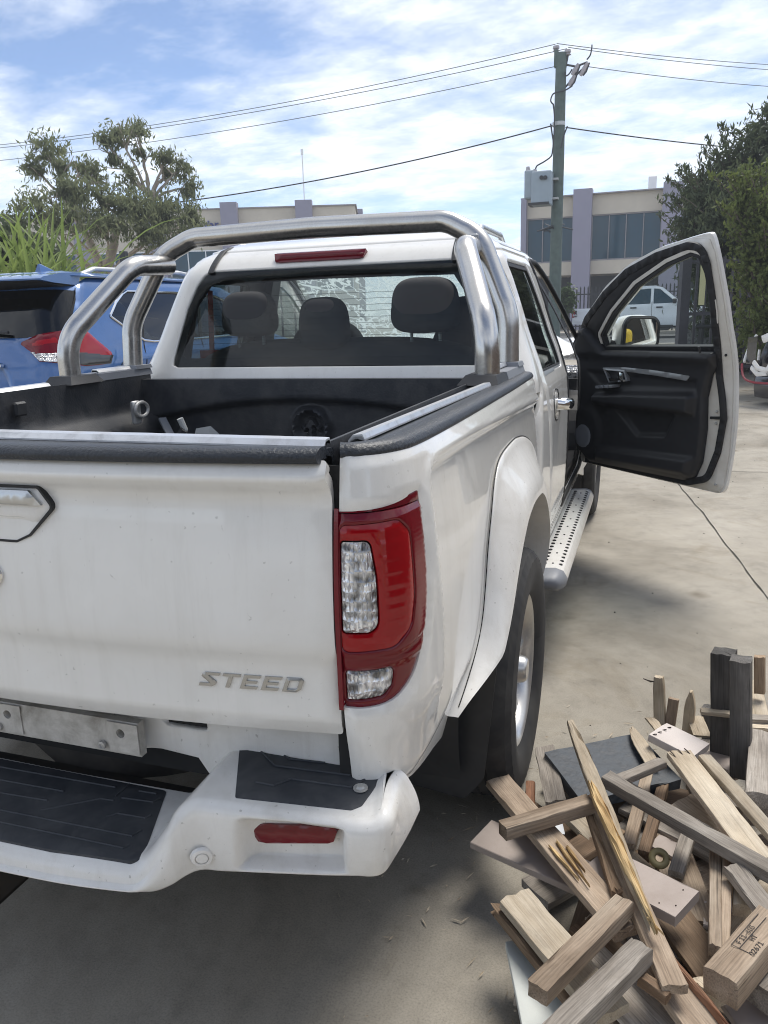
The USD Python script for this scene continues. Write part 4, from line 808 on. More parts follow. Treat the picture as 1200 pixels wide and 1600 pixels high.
# --- open front door, built in its opened position about its hinge
def D(off=0.0): return lambda s, z: door_fn(s, z, off)
do_pts = [(.0, .492), (1.035, .492), (1.055, .52), (1.068, .70), (1.072, .85), (1.060, 1.05), (1.066, 1.37), (1.060, 1.60), (1.052, 1.680), (1.035, 1.694), (.95, 1.686), (.72, 1.655), (.51, 1.597), (.30, 1.495), (.12, 1.365), (.03, 1.275), (.0, 1.20)]
door_o = smooth_poly(Polygon(do_pts).segmentize(.09), 2)
win_o = rpoly([(.235, 1.165), (.985, 1.182), (1.008, 1.35), (1.006, 1.52), (.985, 1.592), (.94, 1.606), (.79, 1.572), (.56, 1.485), (.36, 1.355), (.225, 1.235)], .012); win_o = smooth_poly(win_o.segmentize(.08), 2)
frame_in = rpoly([(.215, 1.15), (1.0, 1.165), (1.0, 1.60), (.97, 1.62)]+[(.94, 1.622), (.78, 1.59), (.55, 1.503), (.345, 1.372), (.205, 1.25)], .01)
# outer skin and folded edge
skin = sheet(door_o.difference(win_o), .022, D(.012), edge=.010, thick=.022, sign=-1, disp=lambda s, z: .006+0*s)
fdoor = obj('front_door', skin, 'white_paint', T, smooth=50, label='wide open driver side door showing its black lining')
# inner pressed panel, white, visible at the shut edge
jam = rpoly([(.02, .507), (1.03, .507), (1.046, .54), (1.055, .70), (1.055, .86), (1.045, 1.05), (1.050, 1.37), (1.046, 1.60), (1.03, 1.655), (.95, 1.665), (.72, 1.637), (.51, 1.580), (.31, 1.48), (.13, 1.35), (.04, 1.26), (.02, 1.20)], .008); jam = smooth_poly(jam.segmentize(.09), 2)
obj('door_inner_panel', sheet(jam.difference(win_o), .018, D(-.034), edge=.016, thick=.03, disp=lambda s, z: .016*smoothstep(1.02, .965, s)*smoothstep(1.0, 1.12, z)*0+.010*np.exp(-((s-1.0)/.03)**2*1.0)*0), 'door_jamb', fdoor, smooth=50)
# weather seal: wide black rubber running round
sl = fillet([np.array([a, b, 0.0]) for a, b in [(.05, .523), (.86, .525), (.965, .56), (1.012, .70), (1.030, .86), (1.018, .93), (.990, 1.06), (.992, 1.14), (1.012, 1.36), (1.016, 1.56), (1.0, 1.628), (.93, 1.642), (.73, 1.612), (.52, 1.553), (.32, 1.45), (.14, 1.325), (.055, 1.235)]], .06, 6)
sl = np.c_[chaikin(np.array(LineString(sl[:, :2]).segmentize(.1).coords), 2, closed=False), np.zeros(len(chaikin(np.array(LineString(sl[:, :2]).segmentize(.1).coords), 2, closed=False)))]
slp = LineString(sl[:, :2]).buffer(.0165, cap_style=2)
obj('weather_seal', sheet(slp, .012, D(-.040), edge=.010, thick=.004, disp=lambda s, z: .016+0*s), 'seal_rubber', fdoor, smooth=50)
# window frame strip (bright) and glass
obj('window_frame_trim', sheet(win_o.buffer(.022).difference(win_o.buffer(.006)).intersection(sbox(.15, 1.19, 1.2, 1.8)), .012, D(-.046), edge=.004, thick=.008, disp=lambda s, z: .004+0*s), 'door_jamb', fdoor, smooth=40)
obj('frame_rubber', sheet(Polygon(sl[:, :2]).difference(win_o.buffer(.021)).intersection(sbox(-.1, 1.19, .93, 2)), .014, D(-.040), edge=.004, thick=.004, sign=1, disp=lambda s, z: .003+0*s), 'seal_rubber', fdoor, smooth=50)
obj('window_channel', sheet(win_o.buffer(.007).difference(win_o.buffer(-.012)), .012, D(-.044), edge=.003, thick=.030), 'seal_rubber', fdoor, smooth=40)
obj('door_window', sheet(win_o.buffer(-.002), .05, D(-.012), sign=-1), 'clear_glass', fdoor, smooth=60)
# black lining
tr = rpoly([(.015, 1.20), (.015, .66), (.03, .60), (.10, .535), (.14, .520), (.84, .532), (.90, .56), (.93, .64), (.940, .80), (.930, .95), (.955, 1.06), (.985, 1.10), (.995, 1.16), (.99, 1.172), (.24, 1.160), (.13, 1.28), (.09, 1.275)], .012)
def trim_disp(s, z):
    d = .022+.020*smoothstep(1.10, 1.16, z)                                                     # top roll
    d += .020*smoothstep(1.085, 1.05, z)*smoothstep(.93, .99, z)*0
    arm = Polygon([(.16, .918), (.42, .945), (.86, .972), (.885, .955), (.88, .86), (.80, .86), (.16, .85)])
    a = sdist(arm, s, z); d += .045*smoothstep(-.004, .022, a)
    d -= .012*smoothstep(-.012, .012, sdist(Polygon([(.10, 1.04), (.88, 1.03), (.88, .98), (.20, .96)]), s, z))
    pk = Polygon([(.33, .845), (.76, .868), (.70, .735), (.50, .715)]); d -= .024*smoothstep(-.006, .016, sdist(pk, s, z))
    low = Polygon([(.20, .53), (.88, .55), (.90, .66), (.19, .625)]); d += .032*smoothstep(-.004, .03, sdist(low, s, z))
    sp = np.hypot(s-.09, z-.70); d += .020*smoothstep(.16, .11, sp)
    return d
obj('door_lining', sheet(tr, .011, D(-.048), edge=.012, thick=.01, disp=trim_disp), 'door_trim', fdoor, smooth=55)
obj('trim_strip', sheet(rpoly([(.225, 1.066), (.23, 1.056), (.40, 1.052), (.60, 1.043), (.82, 1.028), (.845, 1.052), (.60, 1.070), (.40, 1.075)], .004), .010, D(-.048), edge=.006, thick=.004, disp=lambda s, z: .030+0*s), 'silver_plastic', fdoor, smooth=50)
hpz = Polygon([(.235, 1.062), (.405, 1.060), (.425, 1.002), (.28, .985)])
obj('handle_surround', sheet(hpz.difference(hpz.buffer(-.010)), .008, D(-.048), edge=.003, thick=.004, disp=lambda s, z: .034+0*s), 'silver_plastic', fdoor, smooth=50)
obj('inner_handle', sheet(Polygon([(.29, 1.012), (.36, 1.010), (.365, 1.048), (.395, 1.046), (.405, .998), (.30, .993)]), .008, D(-.048), edge=.005, thick=.01, disp=lambda s, z: .046+0*s), 'chrome', fdoor, smooth=50)
obj('latch_slot', sheet(rpoly([(.948, .862), (1.008, .868), (1.006, .853), (.948, .850)], .003), .01, D(-.036), thick=.004, disp=lambda s, z: .003+0*s), 'under_black', fdoor)
for s_, z_ in ((.985, .888), (.985, .832), (1.035, 1.155), (1.018, .54), (1.005, .80)):
    c = D(-.038)(np.array(s_), np.array(z_)); m = trimesh.creation.icosphere(subdivisions=2, radius=.0065); m.apply_translation(c); obj('door_bolt', m, 'galvanised' if s_ != 1.035 else 'under_black', fdoor)
gr_ = Point(.095, .665).buffer(.072, quad_segs=10)
obj('speaker_grille', sheet(gr_, .01, D(-.048), edge=.006, thick=.004, sign=1, disp=lambda s, z: trim_disp(s, z)+.004), 'grey_plastic', fdoor, smooth=50)
for k in range(4): obj('window_switch', sheet(rrect(.215+.036*k, .950+.004*k, .243+.036*k, .966+.004*k, .004), .006, D(-.048), edge=.003, thick=.004, sign=1, disp=lambda s, z: .070+0*s), 'silver_plastic' if k == 3 else 'grey_plastic', fdoor, smooth=40)
obj('lock_knob', tube(np.array([D(-.085)(np.array(.93), np.array(1.165)), D(-.085)(np.array(.93), np.array(1.195))]), .006, 8), 'dark_trim', fdoor)
# wing mirror on the far face of the door
mn = np.array([.27, -.963, 0.0]); mn /= np.linalg.norm(mn); mr = np.array([-mn[1], mn[0], 0.0]); mz = np.array([0, 0, 1.0])
MC = D(.130)(np.array(.338), np.array(1.238))
def mloc(v): v = np.asarray(v, float); return MC+v[..., :1]*mr+v[..., 1:2]*(-mn)+v[..., 2:]*mz
sh = soft((-.018, .078, 0), (.215, .20, .205), p=3.4, taper=(.04, 0)); sh.vertices = mloc(sh.vertices)
wm = obj('wing_mirror', sh, 'white_paint', fdoor, smooth=60)
gl = rpoly([(-.100, -.085), (.055, -.085), (.098, -.05), (.100, .055), (.075, .078), (-.085, .082), (-.108, .05), (-.112, -.06)], .03); gl = affinity.scale(gl, .78, 1, origin=(0, 0))
def mf(o): return lambda a, b: mloc(np.stack([a, np.full_like(np.asarray(a, float), -o), b], -1))
obj('mirror_bezel', sheet(gl.buffer(.016).difference(gl.buffer(-.002)), .010, mf(.050), edge=.009, thick=.05, sign=-1 if np.cross(mr, mz) @ mn < 0 else 1), 'dark_trim', wm, smooth=50)
obj('mirror_glass', sheet(gl, .03, mf(.046), sign=-1 if np.cross(mr, mz) @ mn < 0 else 1), 'mirror_glass', wm)
arm0 = D(.01)(np.array(.215), np.array(1.185)); obj('mirror_arm', tube(np.array([arm0, mloc(np.array([-.10, .05, -.07])), mloc(np.array([-.03, .05, -.085]))]), .028, 10), 'dark_trim', wm, smooth=50)
# ------------------------------------------------------------------ blue family car beside the ute (frame: rear face at y = 0, x right)
SUV_O = np.array([-3.62, 3.25, 0.0])
_sx = PchipInterpolator([.3, .60, .90, 1.07, 1.17, 1.34, 1.54, 1.68, 1.76], [.84, .89, .905, .90, .885, .835, .765, .705, .66])
_sy = PchipInterpolator([.3, .62, .88, 1.01, 1.09, 1.17, 1.34, 1.60, 1.76], [.02, -.02, -.01, .03, .05, .09, .19, .35, .47])
SR = .26; SL = SR*PI/2
def suv_fn(u, z):
    u = np.asarray(u, float); z = np.asarray(z, float); X, Y = _sx(z), _sy(z); a = np.clip(u/SR, 0, PI/2)
    x = X-SR+np.where(u < 0, u, SR*np.sin(a)); bow = .10*((X-SR+np.minimum(u, 0))/.8)**2
    y = Y+bow-.10*((.62)/.8)**2*0+np.where(u < 0, 0, SR*(1-np.cos(a)))+np.clip(u-SL, 0, None)
    s = np.clip(u-SL, 0, None); x = x-.02*np.clip((s-2.2)/1.5, 0, 2)**2
    return np.stack([x+SUV_O[0], y+SUV_O[1], z+SUV_O[2]], -1)
S = thing('family_car', 'blue family car parked beside the ute with red and clear tail lamp', 'car')
plain('smoke_lens', (.03, .03, .03), .12, coat=.3); plain('silver_rail', (.62, .62, .62), .35, metal=.4)
plain('blue_paint', (.035, .110, .29), .28, metal=.25, coat=1.0, vary=.03, dirt=((.16, .18, .22), .12, 3.0))
def mirror_s(m): m = m.copy(); m.vertices[:, 0] = 2*SUV_O[0]-m.vertices[:, 0]; m.faces = m.faces[:, ::-1]; return m
sU = lambda y: y
side_gl = Polygon([(.700, 1.43), (.78, 1.53), (.87, 1.60), (.93, 1.625), (1.6, 1.625), (2.3, 1.60), (2.75, 1.50), (3.05, 1.33), (3.15, 1.235), (1.9, 1.22), (1.25, 1.22), (1.12, 1.235), (.98, 1.295)]).buffer(-.012).buffer(.012)
rear_gl = Polygon([(-.70, 1.305), (.172, 1.300), (.235, 1.36), (.296, 1.43), (.335, 1.56), (.330, 1.62), (.203, 1.63), (-.70, 1.63)])
s_out = Polygon([(-.70, .36), (-.70, 1.60), (-.3, 1.64), (.30, 1.66), (.46, 1.725), (1.0, 1.735), (1.8, 1.725), (2.45, 1.69), (2.9, 1.56), (3.35, 1.25), (4.30, 1.05), (4.40, .80), (4.35, .36)]+[(3.78+.38*math.cos(a), .40+.38*math.sin(a)) for a in np.linspace(-.1, PI+.1, 14)]+[(1.09+.38*math.cos(a), .40+.38*math.sin(a)) for a in np.linspace(-.1, PI+.1, 14)]+[(.60, .36)]).buffer(0)
def suv_half(m): return m
lamp_in = Polygon([(-.089, 1.258), (.062, 1.315), (.228, 1.337), (.228, 1.11), (.077, 1.128), (.013, 1.187)])
lamp_out = Polygon([(.236, 1.337), (.425, 1.330), (.529, 1.265), (.733, 1.148), (.700, 1.075), (.429, 1.079), (.236, 1.108)])
def suv_disp(u, z):
    d = .020*np.exp(-((z-.985)/.07)**2)*smoothstep(.1, -.1, u)*0
    L = sdist(lamp_in.union(lamp_out).buffer(.012), u, z); d = d+.006*smoothstep(.015, -.002, np.abs(L))
    np_ = Polygon([(-1.2, .82), (-1.2, 1.10), (-.215, 1.10), (-.135, .96), (-.16, .86)]); d = d-.03*smoothstep(-.006, .03, sdist(np_, u, z))
    return d-.006*smoothstep(.012, .0, np.abs(u-.232))*(z < 1.3)*(z > .6)*0+.03*np.exp(-((z-1.10)/.06)**2)*smoothstep(.5, 1.4, u)
sb_ = sheet(s_out.difference(side_gl).difference(rear_gl), .030, suv_fn, edge=.01, thick=.02, disp=suv_disp)
body = obj('body', cat_([sb_, mirror_s(sb_)]), 'blue_paint', S, smooth=50)
rgm = sheet(rear_gl.buffer(.004), .06, off_fn(suv_fn, -.006)); obj('rear_window', rgm, 'dark_glass', S, smooth=60); obj('rear_window', mirror_s(rgm), 'dark_glass', S, smooth=60)
for m in (lambda q: q, mirror_s):
    for g in (side_gl.intersection(sbox(0, 1, 1.075, 2)), side_gl.intersection(sbox(1.10, 1, 1.98, 2)), side_gl.intersection(sbox(2.02, 1, 5, 2))):
        obj('side_window', m(sheet(g.buffer(.002), .06, off_fn(suv_fn, -.006))), 'dark_glass', S, smooth=60)
    obj('window_pillar', m(sheet(side_gl.intersection(sbox(1.07, 1, 1.105, 2)).union(side_gl.intersection(sbox(1.975, 1, 2.025, 2))), .03, suv_fn, thick=.01)), 'seal_rubber', S)
    ext = np.array(side_gl.exterior.coords); obj('window_trim', m(tube(np.array([off_fn(suv_fn, .004)(a, b) for a, b in ext]), .009, 6)), 'chrome', S, smooth=50)
    lo = obj('tail_lamp', m(sheet(lamp_out, .02, suv_fn, edge=.01, thick=.01, disp=lambda u, z: .012+0*u)), 'lens_red_bright', S, smooth=40)
    obj('lamp_lower', m(sheet(Polygon([(.236, 1.190), (.45, 1.175), (.725, 1.140), (.700, 1.080), (.429, 1.083), (.236, 1.112)]), .02, suv_fn, thick=.004, edge=.004, disp=lambda u, z: .0145+0*u)), 'smoke_lens', lo, smooth=40)
    li = obj('tail_lamp', m(sheet(lamp_in, .02, suv_fn, edge=.01, thick=.01, disp=lambda u, z: .012+0*u)), 'lens_red', S, smooth=40)
    obj('lamp_lower', m(sheet(Polygon([(.0, 1.190), (.226, 1.188), (.226, 1.114), (.077, 1.132), (.02, 1.185)]), .02, suv_fn, thick=.004, edge=.004, disp=lambda u, z: .0145+0*u)), 'lens_clear', li, smooth=40)
    obj('lamp_bar', m(sheet(Polygon([(-.02, 1.232), (.06, 1.275), (.20, 1.295), (.20, 1.245), (.05, 1.225)]), .02, suv_fn, thick=.003, edge=.004, disp=lambda u, z: .0145+0*u)), 'lens_red_bright', li, smooth=40)
    obj('hatch_seam', m(tube(np.array([off_fn(suv_fn, .001)(.233-.02*max(0, 1.3-z)*0+(.10 if z > 1.35 else 0)*smoothstep(1.3, 1.62, z), z) for z in np.linspace(.62, 1.64, 26)]), .004, 5)), 'under_black', S)
    hp_ = Polygon([(.83, 1.065), (.85, 1.085), (.98, 1.085), (1.05, 1.0), (1.068, .945), (1.05, .93), (.87, .935), (.86, .95)])
    obj('fuel_flap', m(sheet(hp_.buffer(-.003), .02, suv_fn, edge=.006, thick=.004, disp=lambda u, z: suv_disp(u, z)+.002)), 'blue_paint', S, smooth=40)
    obj('flap_seam', m(tube(np.array([off_fn(suv_fn, .002)(a, b)+[suv_disp(np.array([a]), np.array([b]))[0], 0, 0] for a, b in np.array(hp_.exterior.coords)]), .0035, 5)), 'under_black', S)
    for u0 in (1.12, 2.0): obj('door_seam', m(tube(np.array([off_fn(suv_fn, .001)(u0+.12*smoothstep(1.2, .7, z)*(u0 < 1.5), z)+[suv_disp(np.array([u0]), np.array([z]))[0], 0, 0] for z in np.linspace(.5, 1.72, 20)]), .004, 5)), 'under_black', S)
    rl = obj('roof_rail', m(tube(fillet([SUV_O+np.array(p) for p in [(.56, .86, 1.75), (.56, 1.02, 1.800), (.57, 2.2, 1.815), (.55, 2.8, 1.77)]], .08, 6), .024, 10, sq=(1.0, .75))), 'silver_rail', S, smooth=60)
    w1 = m(revolve([(0, .10), (.20, .10), (.30, .105), (.345, .08), (.35, 0), (.345, -.08), (0, -.08)], 30)) if False else None
    for y in (1.14, 3.80):
        wm_ = revolve([(0, .095), (.21, .09), (.22, .10), (.31, .105), (.350, .085), (.355, 0), (.345, -.09), (0, -.09)], 32); wm_.apply_translation(SUV_O+np.array([.80, y, .355])); obj('wheel', m(wm_), 'tyre_rubber', S, smooth=40)

ro = Polygon([(-.72, .62), (-.68, .52), (0, .44), (.68, .52), (.72, .62), (.69, 2.55), (.60, 2.75), (-.60, 2.75), (-.69, 2.55)])
obj('roof', sheet(ro.buffer(-.002), .04, lambda x, y: np.stack([SUV_O[0]+x, SUV_O[1]+y, 1.732+.05*(1-(1-np.clip(shapely.distance(ro.boundary, shapely.points(np.c_[np.ravel(x), np.ravel(y)]))/.3, 0, 1))**2)], -1), thick=.01), 'blue_paint', S, smooth=70)
sp_ = loft([[(SUV_O[0]+x, SUV_O[1]+y+.10*(x/.7)**2, z) for y, z in ((.60, 1.755), (.40, 1.748), (.20, 1.715), (.165, 1.700), (.17, 1.690), (.30, 1.675), (.55, 1.66))] for x in np.linspace(-.70, .70, 29)])
obj('spoiler', sp_, 'blue_paint', S, smooth=50)
under = loft([[(SUV_O[0]+x, SUV_O[1]+y+.10*(x/.7)**2, z) for y, z in ((.172, 1.690), (.30, 1.673), (.47, 1.645), (.46, 1.655))] for x in np.linspace(-.66, .66, 20)]); obj('spoiler_underside', under, 'dark_trim', S)
obj('aerial_fin', trimesh.convex.convex_hull(np.array([SUV_O+np.array(p) for p in [(-.03, .72, 1.77), (.03, .72, 1.77), (-.02, .93, 1.775), (.02, .93, 1.775), (-.006, .74, 1.838), (.006, .74, 1.838), (0, .76, 1.84), (0, .84, 1.81)]])+np.array([.28, 0, 0])), 'blue_paint', S)
obj('wiper', tube(np.array([suv_fn(-.62, 1.36)+[0, -.03, 0], suv_fn(-.15, 1.335)+[0, -.03, 0]]), .012, 6), 'dark_trim', S)
obj('hatch_handle', box(SUV_O+np.array([0, .06, 1.11]), (.9, .05, .035), ch=.01), 'chrome', S)
obj('windscreen', trimesh.convex.convex_hull(np.array([SUV_O+np.array(p) for p in [(-.62, 2.74, 1.72), (.62, 2.74, 1.72), (-.74, 3.55, 1.22), (.74, 3.55, 1.22), (0, 2.70, 1.60), (0, 3.4, 1.1)]])), 'dark_glass', S)
obj('bonnet', trimesh.convex.convex_hull(np.array([SUV_O+np.array(p) for p in [(-.80, 3.5, 1.18), (.80, 3.5, 1.18), (-.74, 4.45, 1.02), (.74, 4.45, 1.02), (-.70, 4.65, .70), (.70, 4.65, .70), (-.78, 3.5, .5), (.78, 3.5, .5), (-.7, 4.6, .35), (.7, 4.6, .35)]])), 'blue_paint', S)
obj('underbody', box(SUV_O+np.array([0, 2.3, .45]), (1.5, 4.2, .3)), 'under_black', S)
# ------------------------------------------------------------------ foliage helpers
def leaf_mat(name, c1, c2, tr=.25):
    return mat(name, {'g': ('geometry', {}), 'r': ('rgb_ramp', {'ramp': [(0, c1), (1, c2)]}), 'p': ('principled_bsdf', {'roughness': .55, 'specular_ior_level': .3}), 't': ('translucent_bsdf', {}), 'm': ('mix_closure', {'fac': tr})},
               [('g.random_per_island', 'r.fac'), ('r.color', 'p.base_color'), ('r.color', 't.color'), ('p.BSDF', 'm.closure1'), ('t.BSDF', 'm.closure2')], surface='m.closure')
leaf_mat('gum_leaf', (.17, .19, .10), (.34, .35, .20), .6); leaf_mat('bush_leaf', (.080, .100, .052), (.20, .215, .12), .45); leaf_mat('light_leaf', (.13, .16, .045), (.28, .30, .11), .45); leaf_mat('strap_leaf', (.20, .26, .08), (.40, .42, .18), .5); leaf_mat('hedge_leaf', (.05, .08, .02), (.13, .16, .04))
plain('gum_bark', (.33, .28, .23), .85, vary=.35, vscale=3.0); plain('dark_bark', (.09, .07, .055), .9, vary=.3, vscale=9.0)
def leaves(centres, radii, n, size, g, droop=0.0, up=0.0, wide=.22, shell=.35, cut=.37):
    """leaf-sized quads through ellipsoids; droop hangs them, up raises them"""
    C, Rr = np.asarray(centres, float), np.asarray(radii, float); w = np.prod(Rr, 1)**(2/3); k = g.choice(len(C), n, p=w/w.sum())
    d = g.normal(size=(n, 3)); d /= np.linalg.norm(d, axis=1, keepdims=True); r = g.random(n)**shell
    P = C[k]+d*r[:, None]*Rr[k]*(1+.25*g.normal(size=(n, 1)))
    P = P[meshkit.fbm(P*1.0/np.mean(Rr)*2.2, 3, seed=5) > cut]; n = len(P)
    a = g.normal(size=(n, 3)); a[:, 2] += up*1.6-droop*1.6; a /= np.linalg.norm(a, axis=1, keepdims=True); b = np.cross(a, g.normal(size=(n, 3))); b /= np.linalg.norm(b, axis=1, keepdims=True)
    L = size*(.6+.8*g.random((n, 1))); W = L*wide
    V = np.stack([P-a*L*.5, P+b*W, P+a*L*.5, P-b*W], 1).reshape(-1, 3); i = np.arange(n)[:, None]*4
    return TM(V, np.vstack([i+[0, 1, 2], i+[0, 2, 3]]))
def limb(p, q, r0, r1, g, wob=.08, n=9):
    p, q = np.asarray(p, float), np.asarray(q, float); t = np.linspace(0, 1, n)[:, None]; L = np.linalg.norm(q-p)
    o = np.cumsum(g.normal(size=(n, 3))*wob*L/n, 0); o -= o[-1]*t; return tube(p+(q-p)*t+o, np.linspace(r0, r1, n), 8)

# ------------------------------------------------------------------ street: verge, kerb, road
plain('dry_grass', (.22, .20, .075), .9, vary=.5, vscale=3.0, bump=(40, .6, .03)); plain('kerb_concrete', (.26, .24, .21), .85, vary=.15)
def strip(name, x0, x1, y0, y1, m, dz): 
    xs, ys = np.linspace(x0, x1, 30), np.linspace(y0, y1, 8); X, Y = np.meshgrid(xs, ys, indexing='ij'); return obj(name, loft(np.stack([X, Y, rise(Y)+dz], -1), closed=False, cap=False), m, smooth=True, kind='structure')
strip('grass_verge', -60, 60, 19.4, 21.6, 'dry_grass', .012)
strip('road', -90, 90, 22.0, 33.0, 'asphalt', .006)
obj('kerb', box((0, 21.8, .31), (120, .3, .16), ch=.02), 'kerb_concrete', kind='structure')
obj('kerb', box((0, 33.2, .31), (120, .3, .16), ch=.02), 'kerb_concrete', kind='structure')

# ------------------------------------------------------------------ buildings across the road
plain('cream_render', (.52, .46, .37), .8, vary=.05, vscale=.8, dirt=((.33, .29, .24), .2, 1.2)); plain('mauve_render', (.235, .222, .275), .75, vary=.05, vscale=1.0); plain('parapet_cap', (.24, .22, .22), .6)
mat('teal_glass', {'p': ('principled_bsdf', {'base_color': (.005, .034, .055), 'roughness': .05, 'specular_ior_level': .35})}, [])
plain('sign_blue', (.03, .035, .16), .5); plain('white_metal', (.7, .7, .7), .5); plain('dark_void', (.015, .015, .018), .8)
rb = thing('office_building', 'cream two storey office block with mauve pilasters behind the utility pole', 'building', (0, 43.5, .25))
obj('wall', cat_([box((1.4, 5, 6.34), (14.4, 10, .98)), box((1.4, 5, 3.20), (14.4, 10, .68))]), 'cream_render', rb)
obj('wall', box((1.4, 9, 3.5), (14.4, 2, 7)), 'cream_render', rb, label='shaded rear part of the cream walls')
obj('parapet_capping', box((1.4, 4.9, 6.86), (14.6, 10.3, .06)), 'parapet_cap', rb)
for x in (-2.66, 1.75, 6.15): obj('pilaster', box((x, -.12, 3.55), (.95, .8, 7.1)), 'mauve_render', rb)
obj('pilaster', box((-5.72, -.08, 3.4), (.28, .6, 6.86)), 'mauve_render', rb)
for x0, x1 in ((-5.55, -3.15), (-2.17, 1.26), (2.24, 5.66), (6.64, 8.5)):
    n = max(2, round((x1-x0)/.95)); fr = obj('window', cat_([box(((x0+x1)/2, .10, z), (x1-x0, .1, .07)) for z in (3.58, 5.82)]+[box((x0+(x1-x0)*k/n, -.0+.10, 4.70), (.04, .1, 2.25)) for k in range(n+1)]), 'parapet_cap', rb)
    for k in range(n): obj('pane', box((x0+(x1-x0)*(k+.5)/n, .16, 4.70), ((x1-x0)/n-.04, .03, 2.2)), 'teal_glass', fr)
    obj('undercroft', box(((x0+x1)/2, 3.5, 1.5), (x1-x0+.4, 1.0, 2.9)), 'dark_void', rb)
obj('rooftop_vent', box((.72, 2.0, 7.15), (.42, .5, 1.25), ch=.03), 'white_metal', rb)
lbx = thing('warehouse_building', 'long cream building with mauve pilasters and blue wall lettering behind the gum tree', 'building', at_dist(50, 318, 330)*[1, 1, 0]+[0, 0, .25], rz=.335)
obj('wall', box((3.0, 6, 3.72), (11.9+0, 12, 7.4)), 'cream_render', lbx); obj('wall', box((-12.0, 6, 3.6), (18.0, 12, 7.15)), 'cream_render', lbx)
obj('parapet_capping', box((3.0, 6, 7.43), (12.1, 12.2, .07)), 'parapet_cap', lbx)
for x in (1.55, 5.95, -2.8, -7.2): obj('pilaster', box((x, -.15, 3.85), (.98, .7, 7.75)), 'mauve_render', lbx)
obj('pilaster', box((9.1, 4.5, 3.85), (.5, .9, 7.7)), 'mauve_render', lbx)
for x0, x1 in ((2.1, 5.4), (6.5, 8.7), (-2.2, 1.0), (-6.6, -3.4), (-11, -7.8)):
    n = max(2, round((x1-x0)/1.0)); fr = obj('window', cat_([box(((x0+x1)/2, -.02, z), (x1-x0, .1, .07)) for z in (2.6, 5.1)]+[box((x0+(x1-x0)*k/n, -.02, 3.85), (.06, .1, 2.5)) for k in range(n+1)]), 'white_metal', lbx)
    for k in range(n): obj('pane', box((x0+(x1-x0)*(k+.5)/n, -.03, 3.85), ((x1-x0)/n-.06, .05, 2.44)), 'teal_glass', fr)
tx_ = meshkit.text_mesh('Ruhr', .52, .05, bold=True); tx_.apply_transform(trimesh.transformations.rotation_matrix(PI/2, [1, 0, 0])); tx_.apply_translation((-.72, -.06, 6.25)); obj('wall_lettering', tx_, 'sign_blue', lbx)
mast = thing('antenna_mast', 'thin white radio mast standing on the cream warehouse roof', 'antenna', at_dist(51, 476, 320)*[1, 1, 0]+[0, 0, 7.3])
obj('mast', tube([(0, 0, 0), (0, 0, 3.6)], .035, 8), 'white_metal', mast); obj('aerial_tip', tube([(0, 0, 3.55), (0, 0, 3.85)], .08, 8), 'white_metal', mast)

# ------------------------------------------------------------------ utility pole, transformer, lines
plain('pole_green', (.088, .116, .102), .85, vary=.25, vscale=6.0); plain('transformer_grey', (.27, .32, .36), .5, vary=.06); plain('porcelain', (.36, .33, .34), .3); plain('cable_black', (.045, .047, .052), .7)
PD = 26.0; pt = at_dist(PD, 877, 83); pb = at_dist(PD, 866, 500); PX, PY = pb[0], pb[1]
pole = thing('utility_pole', 'green timber power pole carrying a grey transformer box', 'utility pole', (PX, PY, .25))
zl = lambda px, py: at_dist(PD, px, py)[2]-.25
xl = lambda px, py: (at_dist(PD, px, py)-np.array([PX, PY, 0]))
ztop = zl(877, 83)
obj('pole', tube([(0, 0, -.3), (0, 0, 2.5), (.02, 0, ztop)], [.20, .185, .155], 16), 'pole_green', pole, smooth=50)
def lp(px, py, dy=0.0): v = xl(px, py); return np.array([v[0], v[1]+dy, v[2]-.25])
for (a, b) in (((869, 100), (869, 74)), ((887, 108), (887, 80))):
    ins = obj('insulator', tube(np.array([lp(b[0], b[1]+7), lp(b[0], b[1]+6), lp(b[0], b[1]+3), lp(b[0], b[1]+2), lp(b[0], b[1]-2)]), [.05, .10, .06, .10, .09], 12), 'porcelain', pole, smooth=40)
    obj('insulator_pin', tube(np.array([lp(a[0]+(2 if b[0] < 880 else -4), a[1]), lp(b[0], b[1]+7)]), .035, 8), 'cable_black', ins)
obj('top_bracket', box(lp(869, 92), (.10, .2, .45)), 'pole_green', pole)
for k, (px, py, ex, ey) in enumerate(((894, 117, 904, 100), (907, 118, 918, 98), (889, 134, 898, 118))):
    f_ = obj('fuse_cutout', tube(np.array([lp(px, py), lp(px*.6+ex*.4, py*.6+ey*.4), lp(ex, ey)]), [.05, .075, .05], 8), 'porcelain', pole, smooth=40)
    obj('fuse_tube', tube(np.array([lp(px+4, py), lp(px+9, py-6), lp(ex+3, ey)]), .025, 6), 'cable_black', f_)
obj('fuse_arm', cat_([tube(np.array([lp(878, 100), lp(900, 104), lp(918, 97)]), .03, 6), tube(np.array([lp(880, 140), lp(896, 122), lp(916, 102)]), .03, 6)]), 'cable_black', pole)
for pts in ([(918, 97), (924, 88), (926, 74)], [(896, 137), (885, 144), (866, 150), (862, 160), (866, 166)], [(895, 112), (886, 122), (884, 116)], [(862, 196), (864, 210), (866, 226), (864, 244), (850, 256), (840, 262), (838, 270)], [(888, 200), (882, 216), (878, 234)], [(866, 166), (868, 190), (866, 226)]):
    P = spline([lp(*p, dy=-.25) for p in pts], 18); obj('drop_wire', tube(P, .022, 6), 'cable_black', pole, smooth=50)
obj('pole_band', cat_([tube(np.array([lp(873, 191), lp(873, 197)]), .19, 16)]), 'galvanised', pole)
